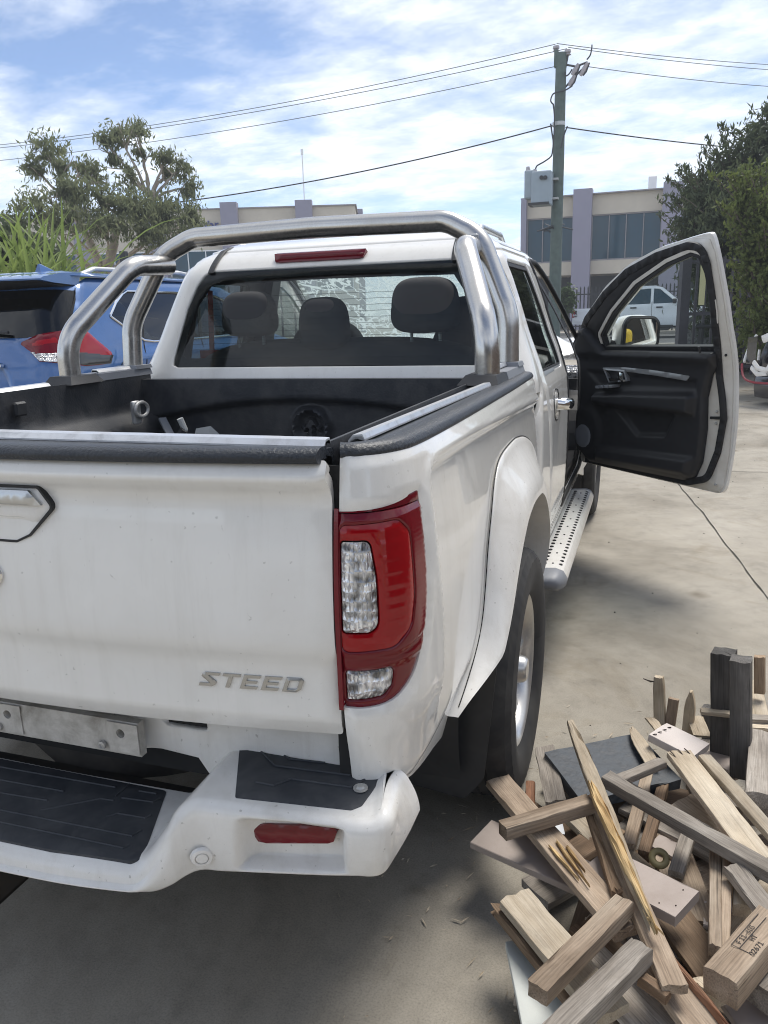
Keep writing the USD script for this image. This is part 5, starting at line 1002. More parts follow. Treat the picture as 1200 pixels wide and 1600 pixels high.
tr_ = obj('transformer', box((lp(846, 298)+lp(860, 298))/2*[1, 0, 1]+[-.06, -.45, 0], (.60, .55, .95), ch=.03), 'transformer_grey', pole)
obj('transformer_side', box(lp(831, 292)*[1, 0, 1]+[0, -.42, 0], (.30, .45, .80), ch=.03), 'transformer_grey', tr_)
obj('transformer_base', box(lp(846, 322)*[1, 0, 1]+[0, -.45, 0], (.62, .6, .07)), 'dark_trim', tr_)
for px in (851, 857): obj('bushing', tube(np.array([lp(px, 283)*[1, 0, 1]+[0, -.74, 0], lp(px, 283)*[1, 0, 1]+[0, -.80, 0]]), .06, 10), 'dark_trim', tr_)
for px, py in ((838, 272), (827, 268)): obj('bushing', tube(np.array([lp(px, py-5)*[1, 0, 1]+[0, -.4, 0], lp(px+1, py+8)*[1, 0, 1]+[0, -.4, 0]]), [.05, .10], 10), 'porcelain', tr_)
obj('transformer_hanger', cat_([box(lp(866, z)*[1, 0, 1]+[.0, -.15, 0], (.3, .4, .06)) for z in (282, 312)]), 'galvanised', tr_)
tw = np.random.default_rng(5); obj('climbing_deterrent', cat_([tube(np.array([lp(868, 356)+tw.normal(size=3)*[.1, .1, .1], lp(868, 352)+tw.normal(size=3)*[.32, .3, .12]]), .022, 5) for _ in range(14)]), 'cable_black', pole)
def wire(name, label, a, b, r, sag):
    a, b = np.array(a, float), np.array(b, float); t = np.linspace(0, 1, 40)[:, None]; P = a+(b-a)*t; P[:, 2] -= sag*4*(t*(1-t))[:, 0]
    obj(name, tube(P, r, 6, cap=False), 'cable_black', None, smooth=True, label=label, cat='cable')
def far(D, px, py): return at_dist(D, px, py)
W0 = np.array([PX, PY, .25])
def ext(a, b, k): return a+(b-a)*k
for nm, p0, p1, D, r, lab, sag in (('power_line', (868, 69), (-260, 246), 40, .010, 'uppermost thin wire running left from the top of the green pole', .55), ('power_line', (886, 76), (-260, 252), 40, .010, 'thin wire just under the uppermost one, left of the pole', .5),
        ('power_line', (867, 104), (-260, 270), 40, .010, 'third thin wire left of the pole, above the thick cable', .5), ('service_cable', (864, 196), (-260, 338), 36, .020, 'thick black cable running left from the middle of the pole', .9),
        ('power_line', (870, 68), (1420, 106), 40, .010, 'uppermost wire running right from the top of the green pole', .2), ('power_line', (888, 74), (1420, 116), 40, .010, 'second wire from the top, right of the pole', .2),
        ('power_line', (918, 104), (1420, 141), 40, .010, 'third wire right of the pole, beginning at the fuses', .2), ('service_cable', (884, 199), (1420, 243), 38, .019, 'thick black cable running right from the pole into the bush', .2)):
    wire(nm, lab, W0+lp(*p0), far(D, *p1), r, sag)

# ------------------------------------------------------------------ far fence and parked utes across the yard
plain('tag_cream', (.55, .50, .28), .6)
plain('fence_black', (.012, .012, .014), .5); plain('fence_mauve', (.045, .040, .05), .5); plain('ute_white', (.74, .76, .78), .3, coat=.6)
def palisade(label, x0, x1, y, z0, h, pitch, w, mat_, rails, cat='fence', rz=0.0, group=None):
    f = thing('palisade_fence', label, cat, (x0, y, z0), rz)
    for z in rails: obj('rail', box(((x1-x0)/2, 0, z), (x1-x0, .05, .05)), mat_, f)
    n = int((x1-x0)/pitch); pk = None
    for k in range(n+1): obj('picket', trimesh.convex.convex_hull(np.array([(k*pitch+sx*w/2, sy*.012-.02, z) for sx in (-1, 1) for sy in (-1, 1) for z in (.05, h-.08)]+[(k*pitch, -.02, h)])), mat_, f)
    return f
palisade('black palisade fence in front of the cream office block', -2.4, 6.2, 35.0, .25, 2.05, .16, .055, 'fence_black', (.35, 1.70))
palisade('low run of black palisade fence left of the pole by the tree', -13.5, -9.5, 24.0, .2, 2.3, .5, .07, 'fence_black', (.35, 1.9))
def far_ute(label, loc):
    r = thing('parked_ute', label, 'pickup truck', loc, group=None)
    b = Polygon([(0, .55), (.02, 1.10), (1.62, 1.12), (1.66, 1.14), (1.84, 1.76), (2.05, 1.83), (2.9, 1.83), (3.15, 1.76), (3.85, 1.17), (4.9, 1.05), (5.22, .92), (5.27, .5), (4.85, .45)]+[(4.35+.44*math.cos(a), .42+.44*math.sin(a)) for a in np.linspace(0, PI, 12)]+[(3.85, .42), (1.6, .42)]+[(1.13+.44*math.cos(a), .42+.44*math.sin(a)) for a in np.linspace(0, PI, 12)]+[(.60, .5)]).buffer(0)
    wins = [Polygon([(1.95, 1.20), (2.03, 1.70), (2.74, 1.73), (2.74, 1.21)]), Polygon([(2.84, 1.21), (2.84, 1.73), (3.05, 1.70), (3.62, 1.22)])]
    def f(x, z): return np.stack([x, -.90+.17*smoothstep(1.05, 1.9, z)+.05*smoothstep(.75, .4, z)+.1*smoothstep(4.6, 5.3, x), z], -1)
    side = sheet(b.difference(shapely.union_all(wins)), .06, f, edge=.03, thick=.02); s2 = side.copy(); s2.vertices[:, 1] *= -1; s2.faces = s2.faces[:, ::-1]
    top = loft([[(x, y, z) for y in np.linspace(-w, w, 7)] for x, z, w in ((1.64, 1.14, .86), (1.85, 1.77, .74), (2.05, 1.845, .72), (2.9, 1.85, .72), (3.15, 1.78, .72), (3.85, 1.18, .84), (4.9, 1.06, .84), (5.22, .93, .78), (5.27, .5, .78))], closed=False, cap=False)
    obj('body', cat_([side, s2, top, box((.03, 0, .82), (.06, 1.6, .56)), box((.85, 0, .72), (1.6, 1.6, .1))]), 'ute_white', r, smooth=40)
    for w in wins: obj('door_window', sheet(w, .1, lambda x, z: f(x, z)+[0, .02, 0]), 'teal_glass', r)
    for x in (1.13, 4.35):
        wl_ = revolve([(0, .10), (.22, .08), (.235, .11), (.34, .11), (.38, .08), (.385, -.05), (.36, -.10), (0, -.1)], 26); wl_.apply_transform(trimesh.transformations.rotation_matrix(-PI/2, [0, 0, 1])); wl_.apply_translation((x, -.80, .385)); w_ = obj('wheel', wl_, 'tyre_rubber', r, smooth=40)
        rm = revolve([(0, .03), (.21, .05), (.225, .0)], 20); rm.apply_transform(trimesh.transformations.rotation_matrix(-PI/2, [0, 0, 1])); rm.apply_translation((x, -.87, .385)); obj('rim', rm, 'alloy', w_, smooth=30)
    for x in (2.06, 2.95): obj('door_handle', box((x+.1, -.905, 1.08), (.22, .05, .05), ch=.01), 'dark_trim', r)
    for x in (1.70, 2.79): obj('door_seam', box((x, -.893, .9), (.014, .02, .75)), 'dark_trim', r)
    obj('tail_lamp', box((.10, -.84, .92), (.20, .12, .30), ch=.03), 'lens_red_bright', r); obj('lamp_white', box((.11, -.85, .87), (.16, .13, .07), ch=.01), 'lens_clear', r)
    obj('wing_mirror', box((3.55, -1.02, 1.28), (.14, .22, .17), ch=.03), 'dark_trim', r); obj('side_step', box((2.6, -.82, .42), (1.9, .2, .07)), 'dark_trim', r)
    obj('underbody', box((2.6, 0, .5), (4.6, 1.3, .3)), 'under_black', r)
    return r
rl_ = at_dist(31.2, 897, 475)
U1 = far_ute('pale white dual cab ute parked side on beyond the open door', (rl_[0], 30.2, .25))
U2 = stage.DefinePrim('/World/parked_ute_001', 'Xform'); U2.GetReferences().AddInternalReference(U1.GetPath()); U2.SetInstanceable(True); UsdGeom.Xformable(U2).ClearXformOpOrder(); UsdGeom.XformCommonAPI(UsdGeom.Xformable(U2)).SetTranslate(Gf.Vec3d(rl_[0]+2.2, 38.0, .25))
tag(U2, 'second white ute half hidden behind the pale ute beyond the door', 'pickup truck')

# ------------------------------------------------------------------ open yard gate, mulch heap, guard rail
gp = at_dist(15.5, 1068, 540)
gate = thing('yard_gate', 'dark steel picket gate standing open behind the ute door window', 'gate', (gp[0]-.05, gp[1], 0), rz=.35)
obj('gate_post', box((0, 0, 1.15), (.16, .16, 2.3)), 'fence_mauve', gate)
for z in (.25, 1.22, 2.12): obj('gate_rail', box((.85, 0, z), (1.6, .06, .06)), 'fence_mauve', gate)
for k in range(9): obj('picket', box((.22+k*.16, 0, 1.15), (.04, .04, 2.1)), 'fence_mauve', gate)
obj('gate_stile', box((1.62, 0, 1.15), (.08, .08, 2.2)), 'fence_mauve', gate)
plain('mulch_brown', (.085, .07, .055), .95, vary=.5, vscale=25, bump=(30, .8, .04))
mh = trimesh.creation.icosphere(subdivisions=4); mp = at_dist(15.5, 1035, 548); v = mh.vertices; v = v*[1.0, .8, .50]*(1+.22*(meshkit.fbm(v*3, 4, 3)-.5))[:, None]; mh.vertices = v+[mp[0], mp[1], .05]; obj('mulch_heap', mh, 'mulch_brown', None, smooth=True, label='low brown heap of mulch in front of the yard gate', cat='mulch heap')
plain('speckled_grey', (.20, .20, .20), .9, vary=.8, vscale=22)
for k, (px, py, h) in enumerate(((1082, 545, .95), (1102, 545, 1.1))):
    p = at_dist(17.0, px, py); obj('stone_slab', box((p[0], p[1], h/2), (.32, .14, h), rz=.2, ch=.02), 'speckled_grey', None, label='speckled grey slab leaning '+('left' if k == 0 else 'right')+' behind the open gate', cat='stone slab')
gr = thing('guard_rail', 'two dark pipe rails on posts under the big bush', 'railing', (1.9, 14.2, 0))
for z in (.62, 1.0): obj('rail', tube([(0, 0, z), (7.5, 0, z+.02)], .035, 8), 'fence_black', gr)
for x in (.1, 1.6, 3.1, 4.6, 6.1): obj('post', tube([(x, .03, 0), (x, .03, 1.06)], .05, 8), 'fence_black', gr)
tagp = at_dist(15.4, 1098, 440); obj('yellow_tag', box(tagp, (.10, .02, .80)), 'tag_cream', None, label='pale yellow strip hanging on the yard gate', cat='tag') if 'tag_cream' in M else None

# ------------------------------------------------------------------ trees and bushes
def clusters(lst): 
    C, Rr = [], []
    for px, py, rx, ry, D in lst:
        c = at_dist(D, px, py); s = D/FPX*.93; C.append(c); Rr.append((rx*s, max(rx, ry)*s*.9, ry*s))
    return np.array(C), np.array(Rr)
g = np.random.default_rng(11)
gum = thing('gum_tree', 'tall open gum tree with pale branching trunk behind the blue car', 'tree', at_dist(24, 178, 470)*[1, 1, 0])
gb = at_dist(24, 178, 470)*[1, 1, 0]
cl = [(72, 232, 34, 22, 24), (52, 262, 24, 20, 24), (95, 262, 22, 22, 23.5), (128, 262, 22, 20, 25), (185, 208, 34, 20, 24), (215, 205, 22, 18, 24.5), (165, 222, 18, 14, 24), (222, 236, 18, 16, 24), (258, 250, 26, 18, 24), (284, 262, 22, 22, 24), (262, 272, 22, 16, 24.5), (296, 292, 18, 26, 24), (200, 275, 16, 26, 23.5), (150, 275, 20, 22, 24.5), (178, 250, 14, 14, 24), (108, 300, 36, 30, 23), (150, 315, 45, 32, 23), (205, 325, 55, 36, 23), (258, 335, 45, 38, 23.5), (300, 345, 24, 32, 24), (60, 325, 38, 28, 22.5), (100, 345, 45, 28, 22.5), (170, 355, 45, 24, 22.5), (235, 368, 40, 24, 23), (290, 368, 28, 22, 23.5), (25, 345, 30, 26, 22.5)]
C, Rr = clusters(cl)
obj('crown', leaves(C-gb, Rr*.92, 46000, .15, g, droop=.9, wide=.14, shell=.72, cut=.498), 'gum_leaf', gum)
br = []
fork = at_dist(24, 165, 430)-gb; f2 = at_dist(24, 108, 320)-gb; f3 = at_dist(24, 190, 335)-gb; f4 = at_dist(24, 235, 310)-gb
br.append(limb((0, 0, -.2), fork, .20, .16, g, .04)); br.append(limb(fork, f2, .13, .085, g, .06)); br.append(limb(fork, f3, .14, .10, g, .06)); br.append(limb(f3, f4, .075, .05, g))
obj('trunk', cat_(br), 'gum_bark', gum, smooth=60); bb = []
for i, c in enumerate(C-gb):
    base = min((f2, f3, f4, fork), key=lambda q: np.linalg.norm(q-c)+(0 if c[2] > q[2] else 3)); bb.append(limb(base, c, .05, .018, g, .16))
    for _ in range(3): bb.append(limb(base+(c-base)*.75, c+g.normal(size=3)*Rr[i]*.6, .02, .008, g, .15, 6))
obj('branches', cat_(bb), 'gum_bark', gum, smooth=60)
def bush(name, label, lst, n, size, m, up, wide, seed, base_px, cat, twigs=True):
    g = np.random.default_rng(seed); D0 = lst[0][4]; b = at_dist(D0, *base_px)*[1, 1, 0]; t = thing(name, label, cat, b); C, Rr = clusters(lst)
    obj('crown', leaves(C-b, Rr, n, size, g, up=up, wide=wide, shell=.6, cut=.42), m, t)
    st = [limb((g.normal()*.2, g.normal()*.2, -.1), c-b, .05, .015, g, .12) for c in C]
    obj('stems', cat_(st), 'dark_bark', t, smooth=60)
    if twigs:
        tw, lf = [], []
        for c, r in zip(C-b, Rr):
            for _ in range(16):
                d = g.normal(size=3); d[2] = abs(d[2])+.3; d /= np.linalg.norm(d); p = c+d*r*.75; q = c+d*r*1.0+np.array([d[0]*.22, d[1]*.2, .20])*(.6+g.random())
                tw.append(limb(p, q, .010, .005, g, .1, 5)); lf.append((q, p))
        obj('twigs', cat_(tw), 'dark_bark', t, kind='stuff')
        CC = np.array([p+(q-p)*k for q, p in lf for k in (.35, .6, .85, 1.0)]); obj('twig_leaves', leaves(CC, np.full((len(CC), 3), .07), len(CC)*7, size*.9, g, up=.9, wide=wide, shell=.7), m, t, kind='stuff')
    return t
DB = 17.0
bush('tall_bush', 'tall dark green bush with spiky top at the right edge', [(1150, 270, 40, 45, DB), (1192, 225, 34, 42, DB), (1230, 230, 45, 60, DB), (1112, 318, 40, 40, DB-.5), (1090, 300, 26, 26, DB), (1078, 335, 24, 26, DB), (1150, 345, 60, 55, DB-1), (1085, 372, 34, 34, DB), (1105, 400, 40, 40, DB-.5), (1200, 320, 60, 70, DB-.5), (1260, 320, 70, 110, DB), (1130, 440, 55, 60, DB-.3), (1180, 470, 60, 70, DB), (1250, 470, 70, 80, DB), (1125, 500, 40, 40, DB), (1170, 540, 60, 40, DB)], 70000, .13, 'bush_leaf', .6, .13, 21, (1170, 545), 'bush')
bush('light_bush', 'lighter yellowish green bush in front of the tall dark one', [(1165, 310, 20, 22, 13.8), (1195, 330, 34, 40, 13.6), (1180, 385, 30, 34, 13.5), (1160, 352, 16, 14, 13.6), (1200, 420, 40, 40, 13.5), (1240, 380, 45, 80, 13.8), (1172, 440, 22, 30, 13.7), (1200, 490, 40, 40, 13.6), (1182, 530, 30, 30, 13.5), (1240, 520, 40, 50, 13.6)], 15000, .085, 'light_leaf', .3, .24, 22, (1215, 545), 'bush')
bush('roadside_shrub', 'small bright green shrub at the foot of the utility pole', [(885, 468, 14, 18, 30), (878, 482, 12, 14, 30)], 3500, .14, 'hedge_leaf', .3, .3, 23, (882, 500), 'bush', twigs=False)
bush('low_hedge', 'patch of low green foliage below the gum tree at the left edge', [(10, 390, 50, 40, 14), (-60, 380, 60, 50, 14), (60, 400, 40, 24, 14.5)], 9000, .12, 'bush_leaf', .2, .25, 24, (10, 470), 'bush', twigs=False)
# strap leaved plant: each long leaf its own part
cp_ = at_dist(9.5, 50, 452); cord = thing('strap_leaf_plant', 'big clump of long pale green strap leaves above the blue car roof', 'plant', (cp_[0], cp_[1], 0))
g = np.random.default_rng(31); H0 = cp_[2]-.24
obj('stem', tube([(0, 0, 0), (.03, 0, H0*.5), (0, 0, H0+.1)], [.09, .08, .06], 10), 'dark_bark', cord)
for k in range(210):
    a = g.uniform(0, 2*PI); el = g.uniform(.05, 1.45); L = g.uniform(.85, 1.30); w = g.uniform(.013, .022); bend = g.uniform(.15, 1.05)
    off = np.array([g.normal()*.28, g.normal()*.22, g.uniform(-.15, .2)]); n = 7; t = np.linspace(0, 1, n); e = el-bend*t**1.6
    d = np.array([math.cos(a), math.sin(a)]); seg = L/(n-1); P = np.zeros((n, 3))
    for i in range(1, n): P[i] = P[i-1]+seg*np.array([d[0]*math.cos(e[i]), d[1]*math.cos(e[i]), math.sin(e[i])])
    P = P+off+[0, 0, H0]; sd = np.array([-d[1], d[0], 0]); W = w*np.array([.6, .9, 1, 1, .85, .55, .05])[:, None]
    dn = np.array([0, 0, -.012]); obj('leaf', loft(np.stack([P-sd*W, P+dn*(W/w), P+sd*W], 1), closed=False, cap=False), 'strap_leaf', cord, smooth=True)
for k, (px, py) in enumerate(((201, 400),)):
    p = at_dist(19, px, 470); obj('steel_post', box((p[0], p[1], 1.45), (.14, .14, 2.9), ch=.01), 'fence_black', None, label='single dark square post standing below the gum tree', cat='post')

# ------------------------------------------------------------------ workshop behind the camera with its bollard (seen in the wing mirror)
plain('shed_steel', (.18, .19, .20), .6, vary=.08, vscale=.6); plain('bollard_yellow', (.72, .46, .02), .45, dirt=((.3, .2, .05), .3, 8.0))
ws = thing('workshop', 'grey steel workshop standing open behind the yard', 'building', (6.0, -12.0, 0))
obj('wall', cat_([box((-7.5, 0, 2.6), (3.0, .2, 5.2)), box((8.5, 0, 2.6), (3.0, .2, 5.2)), box((.5, 0, 4.7), (13, .2, 1.0))]), 'shed_steel', ws)
obj('wall', box((.5, -12, 2.6), (19, .2, 5.2)), 'shed_steel', ws); obj('wall', box((-9, -6, 2.6), (.2, 12, 5.2)), 'shed_steel', ws); obj('wall', box((10, -6, 2.6), (.2, 12, 5.2)), 'shed_steel', ws)
obj('roof', box((.5, -6, 5.3), (19.4, 12.4, .16)), 'shed_steel', ws)
# brick boundary wall along the right of the yard, outside the picture
plain('brown_brick', (.16, .115, .085), .85, vary=.3, vscale=14)
nb = thing('boundary_wall', 'brown brick boundary wall along the right side of the yard', 'wall', (4.6, 0, 0))
obj('wall', box((.12, 2.75, 1.05), (.24, 9.5, 2.1)), 'brown_brick', nb); obj('coping', box((.12, 2.75, 2.14), (.32, 9.6, .08)), 'kerb_concrete', nb)
for y in (-1.8, 1, 4.2, 7.3): obj('pier', box((.12, y, 1.1), (.42, .42, 2.2)), 'brown_brick', nb)
# ------------------------------------------------------------------ heap of broken pallet timber
def wood(name, dark, mid, light, streak=.5, rough=.75, crack=.6, grey=None):
    n = {'tc': ('texture_coordinate', {}), 'oi': ('object_info', {}), 'os': ('math', {'math_type': 'multiply', 'value2': 37.0}), 'ov': ('combine_xyz', {}), 'ad': ('vector_math', {'math_type': 'add'}),
         'm1': ('mapping', {'scale': (2.2, 16, 16)}), 'm2': ('mapping', {'scale': (9, 330, 260)}), 'm3': ('mapping', {'scale': (3.6, 95, 95)}), 'm4': ('mapping', {'scale': (7, 9, 9)}),
         'n1': ('noise_texture', {'scale': 1.0, 'detail': 5.0, 'distortion': .8}), 'n2': ('noise_texture', {'scale': 1.0, 'detail': 3.0}), 'n3': ('noise_texture', {'scale': 1.0, 'detail': 4.0, 'distortion': .3}), 'n4': ('noise_texture', {'scale': 1.0, 'detail': 5.0, 'roughness': .65}),
         'r1': ('rgb_ramp', {'ramp': [(.30, dark), (.5, mid), (.70, light)]}), 'r2': ('rgb_ramp', {'ramp': [(.3, (1-streak*.6,)*3), (.6, (1.05,)*3)]}), 'r3': ('rgb_ramp', {'ramp': [(.27, (1-crack,)*3), (.37, (1,)*3)]}), 'r4': ('rgb_ramp', {'ramp': [(.35, (.74, .72, .70)), (.6, (1.0, 1.0, 1.0))]}),
         'x1': ('mix_color', {'blend_type': 'multiply', 'fac': 1.0}), 'x2': ('mix_color', {'blend_type': 'multiply', 'fac': 1.0}), 'x3': ('mix_color', {'blend_type': 'multiply', 'fac': 1.0}),
         'ob': ('math', {'math_type': 'multiply_add', 'value2': .55, 'value3': .72}), 'oc': ('combine_color', {}), 'x4': ('mix_color', {'blend_type': 'multiply', 'fac': 1.0, 'use_clamp': False}), 'h': ('math', {'math_type': 'multiply'}), 'b': ('bump', {'strength': .55, 'distance': .003}), 'p': ('principled_bsdf', {'roughness': rough, 'specular_ior_level': .3})}
    l = [('oi.random', 'os.value1'), ('os.value', 'ov.x'), ('os.value', 'ov.y'), ('tc.object', 'ad.vector1'), ('ov.vector', 'ad.vector2')]
    for k in '1234': l += [('ad.vector', f'm{k}.vector'), (f'm{k}.vector', f'n{k}.vector'), (f'n{k}.fac', f'r{k}.fac')]
    l += [('r1.color', 'x1.a'), ('r2.color', 'x1.b'), ('x1.result', 'x2.a'), ('r3.color', 'x2.b'), ('x2.result', 'x3.a'), ('r4.color', 'x3.b'), ('oi.random', 'ob.value1'), ('ob.value', 'oc.r'), ('ob.value', 'oc.g'), ('ob.value', 'oc.b'), ('x3.result', 'x4.a'), ('oc.color', 'x4.b'), ('x4.result', 'p.base_color'), ('n2.fac', 'h.value1'), ('r3.color', 'h.value2'), ('h.value', 'b.height'), ('b.normal', 'p.normal')]
    mat(name, n, l)
wood('wood_tan', (.27, .20, .14), (.41, .32, .235), (.53, .44, .34))
wood('wood_pale', (.40, .32, .22), (.52, .44, .33), (.60, .53, .42), .3, crack=.35)
wood('wood_grey', (.18, .155, .13), (.31, .275, .235), (.44, .40, .35), .6)
wood('wood_brown', (.15, .095, .058), (.24, .165, .105), (.33, .24, .16))
wood('wood_fresh', (.34, .21, .09), (.56, .40, .20), (.68, .54, .32), .5, crack=.5)
wood('wood_dark', (.055, .052, .048), (.10, .094, .087), (.16, .15, .14), .5)
wood('wood_red', (.20, .085, .045), (.30, .15, .085), (.36, .22, .14))
plain('panel_mauve', (.34, .285, .25), .6, vary=.06, vscale=3.0, dirt=((.18, .14, .11), .35, 9.0)); plain('panel_white', (.56, .50, .46), .5, vary=.04, dirt=((.30, .25, .2), .3, 8.0)); plain('panel_green_white', (.50, .52, .49), .5, dirt=((.30, .28, .22), .3, 5.0))
plain('board_black', (.022, .028, .036), .55, bump=(60, .5, .004), dirt=((.13, .15, .17), .6, 26.0)); plain('nail_rust', (.045, .035, .03), .5, metal=.6); plain('stamp_ink', (.035, .03, .028), .8); plain('paper_white', (.62, .64, .66), .5); plain('rubber_khaki', (.20, .17, .08), .6)
NAILS = {}
def frame(a, b, roll=0.0):
    a, b = np.asarray(a, float), np.asarray(b, float); L = np.linalg.norm(b-a); x = (b-a)/L; z = np.array([0, 0, 1.0]) if abs(x[2]) < .8 else np.array([-.25, -1.0, .0]); z = z-x*(z@x); z /= np.linalg.norm(z); y = np.cross(z, x)
    c, s = math.cos(roll), math.sin(roll); y, z = c*y+s*z, -s*y+c*z; return L, x, y, z
def plank_mesh(L, w, t, g, jag=(0, 0), rough=.0015, taper=None, m=7, bow=0.0):
    nx = max(6, int(L/.035)); ch = min(.0018, t*.15); ys = np.r_[-w/2, np.linspace(-w/2+ch, w/2-ch, m-2), w/2]; S = []
    j0, j1 = g.uniform(0, 1, m)*jag[0], g.uniform(0, 1, m)*jag[1]; j0b, j1b = j0*g.uniform(.3, 1, m), j1*g.uniform(.3, 1, m)
    for i in range(nx+1):
        k = i/nx; x = L*k; tw = 1.0 if taper is None else np.interp(k, *taper); row = []
        e0, e1 = max(0, 1-k*5), max(0, 1-(1-k)*5)
        n1 = g.normal(size=m)*rough*.5; nick = np.where((g.random(m) < .16) & np.isin(np.arange(m), (0, 1, m-2, m-1)), -g.uniform(.001, .0045, m), 0); n1 = n1+nick; z0 = bow*math.sin(k*PI)
        for j, y in enumerate(ys): row.append((x+j0[j]*e0-j1[j]*e1, y*tw, z0+n1[j]-(ch if j in (0, m-1) else 0)))
        row.append((x+j0[-1]*e0-j1[-1]*e1, w/2*tw+g.normal()*rough*.4, z0-t*.5)); 
        for j, y in list(enumerate(ys))[::-1]: row.append((x+j0b[j]*e0-j1b[j]*e1, y*tw, z0-t+(ch if j in (0, m-1) else 0)))
        row.append((x+j0[0]*e0-j1[0]*e1, -w/2*tw+g.normal()*rough*.4, z0-t*.5)); S.append(row)
    mm = loft(np.array(S)); mm.faces = mm.faces[:, ::-1]; return mm
pg = np.random.default_rng(77); pile_n = 0
def place(prim, o, x, y, z): UsdGeom.Xformable(prim).AddTransformOp().Set(Gf.Matrix4d(*x, 0, *y, 0, *z, 0, *o, 1))
def plank(label, a, b, w, t, m, roll=0.0, jag=(.004, .004), name='timber_plank', cat='plank', group=None, taper=None, rough=.0018, bow=0.0, nails=(), mesh=None, world=False):
    A, B = (np.array(a), np.array(b)) if world else (at('z', a[2], a[0], a[1]), at('z', b[2], b[0], b[1]))
    L, x, y, z = frame(A, B, roll); mm = plank_mesh(L, w, t, pg, jag, rough, taper, bow=bow) if mesh is None else mesh(L)
    r = thing(name, label, cat, group=group) if nails else None
    if r is None: o = obj(name, mm, m, None, smooth=35, label=label, cat=cat, group=group); place(o, A, x, y, z); return o
    UsdGeom.Xformable(r).ClearXformOpOrder(); place(r, A, x, y, z); obj('board', mm, m, r, smooth=35)
    for (nx_, ny_, dx, dy, ln) in nails:
        obj('nail', tube(np.array([(nx_*L, ny_*w, -.002), (nx_*L+dx*.5, ny_*w+dy*.5, ln*.6), (nx_*L+dx, ny_*w+dy, ln)]), .0016, 6), 'nail_rust', r)
    return r
# low layer: offcuts under the heap, just enough to carry it
for k, (px, py) in enumerate(((880, 1300), (940, 1330), (1000, 1290), (1060, 1330), (1120, 1300), (1180, 1330), (900, 1500), (980, 1560), (1060, 1540), (1140, 1540), (1190, 1480), (1100, 1420), (1030, 1240), (1120, 1230), (1180, 1580), (960, 1250))):
    c = at('z', .06, px, py); a_ = pg.uniform(0, PI); d = np.array([math.cos(a_), math.sin(a_), pg.uniform(-.12, .12)])*.22
    plank('short dark offcut jammed low down inside the timber heap', c-d, c+d, pg.uniform(.05, .10), .024, ['wood_brown', 'wood_grey', 'wood_tan'][k % 3], group='offcuts low in the timber heap', world=True)
for k, (a, b) in enumerate((((850, 1480, .10), (1000, 1610, .09)), ((905, 1440, .12), (1070, 1590, .11)), ((900, 1270, .10), (1010, 1370, .10)), ((980, 1250, .10), (1130, 1330, .10)), ((1060, 1250, .14), (1200, 1350, .13)), ((1090, 1500, .08), (1200, 1560, .08)), ((1010, 1450, .08), (1180, 1420, .08)), ((1130, 1240, .12), (1230, 1290, .12)), ((1040, 1300, .09), (1090, 1440, .09)), ((860, 1350, .10), (960, 1290, .10)), ((1150, 1480, .10), (1230, 1380, .10)), ((950, 1400, .09), (1050, 1500, .09)))):
    plank('wider board end glimpsed between the upper planks of the heap', a, b, pg.uniform(.06, .095), .018, ['wood_tan', 'wood_brown', 'wood_pale', 'wood_grey'][k % 4], group='boards glimpsed in the gaps of the heap', roll=pg.uniform(-.2, .2))
# back of the heap
plank('scuffed blue black board lying behind the long split plank', (1.02, .80, .150), (1.27, .97, .155), .21, .034, 'board_black', roll=.12, name='painted_board', cat='board', world=True, jag=(.002, .002))
plank('brown grey short board standing beside the rear tyre', (868, 1252, .13), (850, 1165, .15), .055, .012, 'wood_grey', roll=-.2)
plank('small reddish brown block beside the rear tyre', (828, 1262, .07), (829, 1219, .10), .026, .03, 'wood_red', name='timber_block', cat='block')
plank('pale thin ply wedge pointing up left of the white topped panel', (1022, 1196, .17), (984, 1132, .19), .040, .006, 'wood_pale', taper=([0, .6, 1], [1, 1, .25]), jag=(.01, .03))
plank('pale thin ply strip behind the white topped panel', (1040, 1150, .16), (1014, 1119, .17), .03, .006, 'wood_pale', jag=(.01, .012))
plank('cream ply edge just right of the pointed stake', (1098, 1150, .16), (1085, 1118, .17), .05, .006, 'wood_pale')
def stand(label, px, py0, py1, D, w, t, m, dx=0.0, taper=None, jag=(.002, .004), cat='stake', name='timber_stake', px1=None, roll=0.0, nails=()):
    a = at_dist(D, px, py0); b = at_dist(D+.02, px1 if px1 is not None else px+dx, py1); return plank(label, a, b, w, t, m, world=True, taper=taper, jag=jag, cat=cat, name=name, roll=roll, nails=nails)
stand('bleached grey stake with a tuft of bent wire at its tip', 1030, 1160, 1058, 2.30, .034, .022, 'wood_pale', px1=1028, taper=([0, .85, 1], [1, .95, .75]), nails=[(.92, .4, -.004+.003*k, .012+.003*k, .004*k-.006) for k in range(6)])
stand('short tan stake between the two bleached stakes', 1042, 1160, 1092, 2.30, .030, .018, 'wood_tan', px1=1052)
stand('pointed grey stake behind the white topped panel', 1072, 1165, 1081, 2.28, .032, .022, 'wood_pale', px1=1079, taper=([0, .78, 1], [1, .95, .18]))
plank('thick white topped panel with nails along its left end', (1028, 1138, .215), (1096, 1172, .20), .105, .022, 'panel_white', roll=-.05, name='white_panel', cat='panel', jag=(0, 0), rough=.0004, nails=[(.05+.02*k, -.42+.22*k, .010, .006, .004) for k in range(4)])
stand('dark square post standing rear left of the pair', 1127, 1186, 1022, 2.20, .062, .060, 'wood_dark', px1=1128, cat='post', name='timber_post', roll=.0)
stand('dark square post standing front right of the pair', 1156, 1218, 1034, 2.10, .052, .055, 'wood_dark', px1=1156, cat='post', name='timber_post', roll=.05)
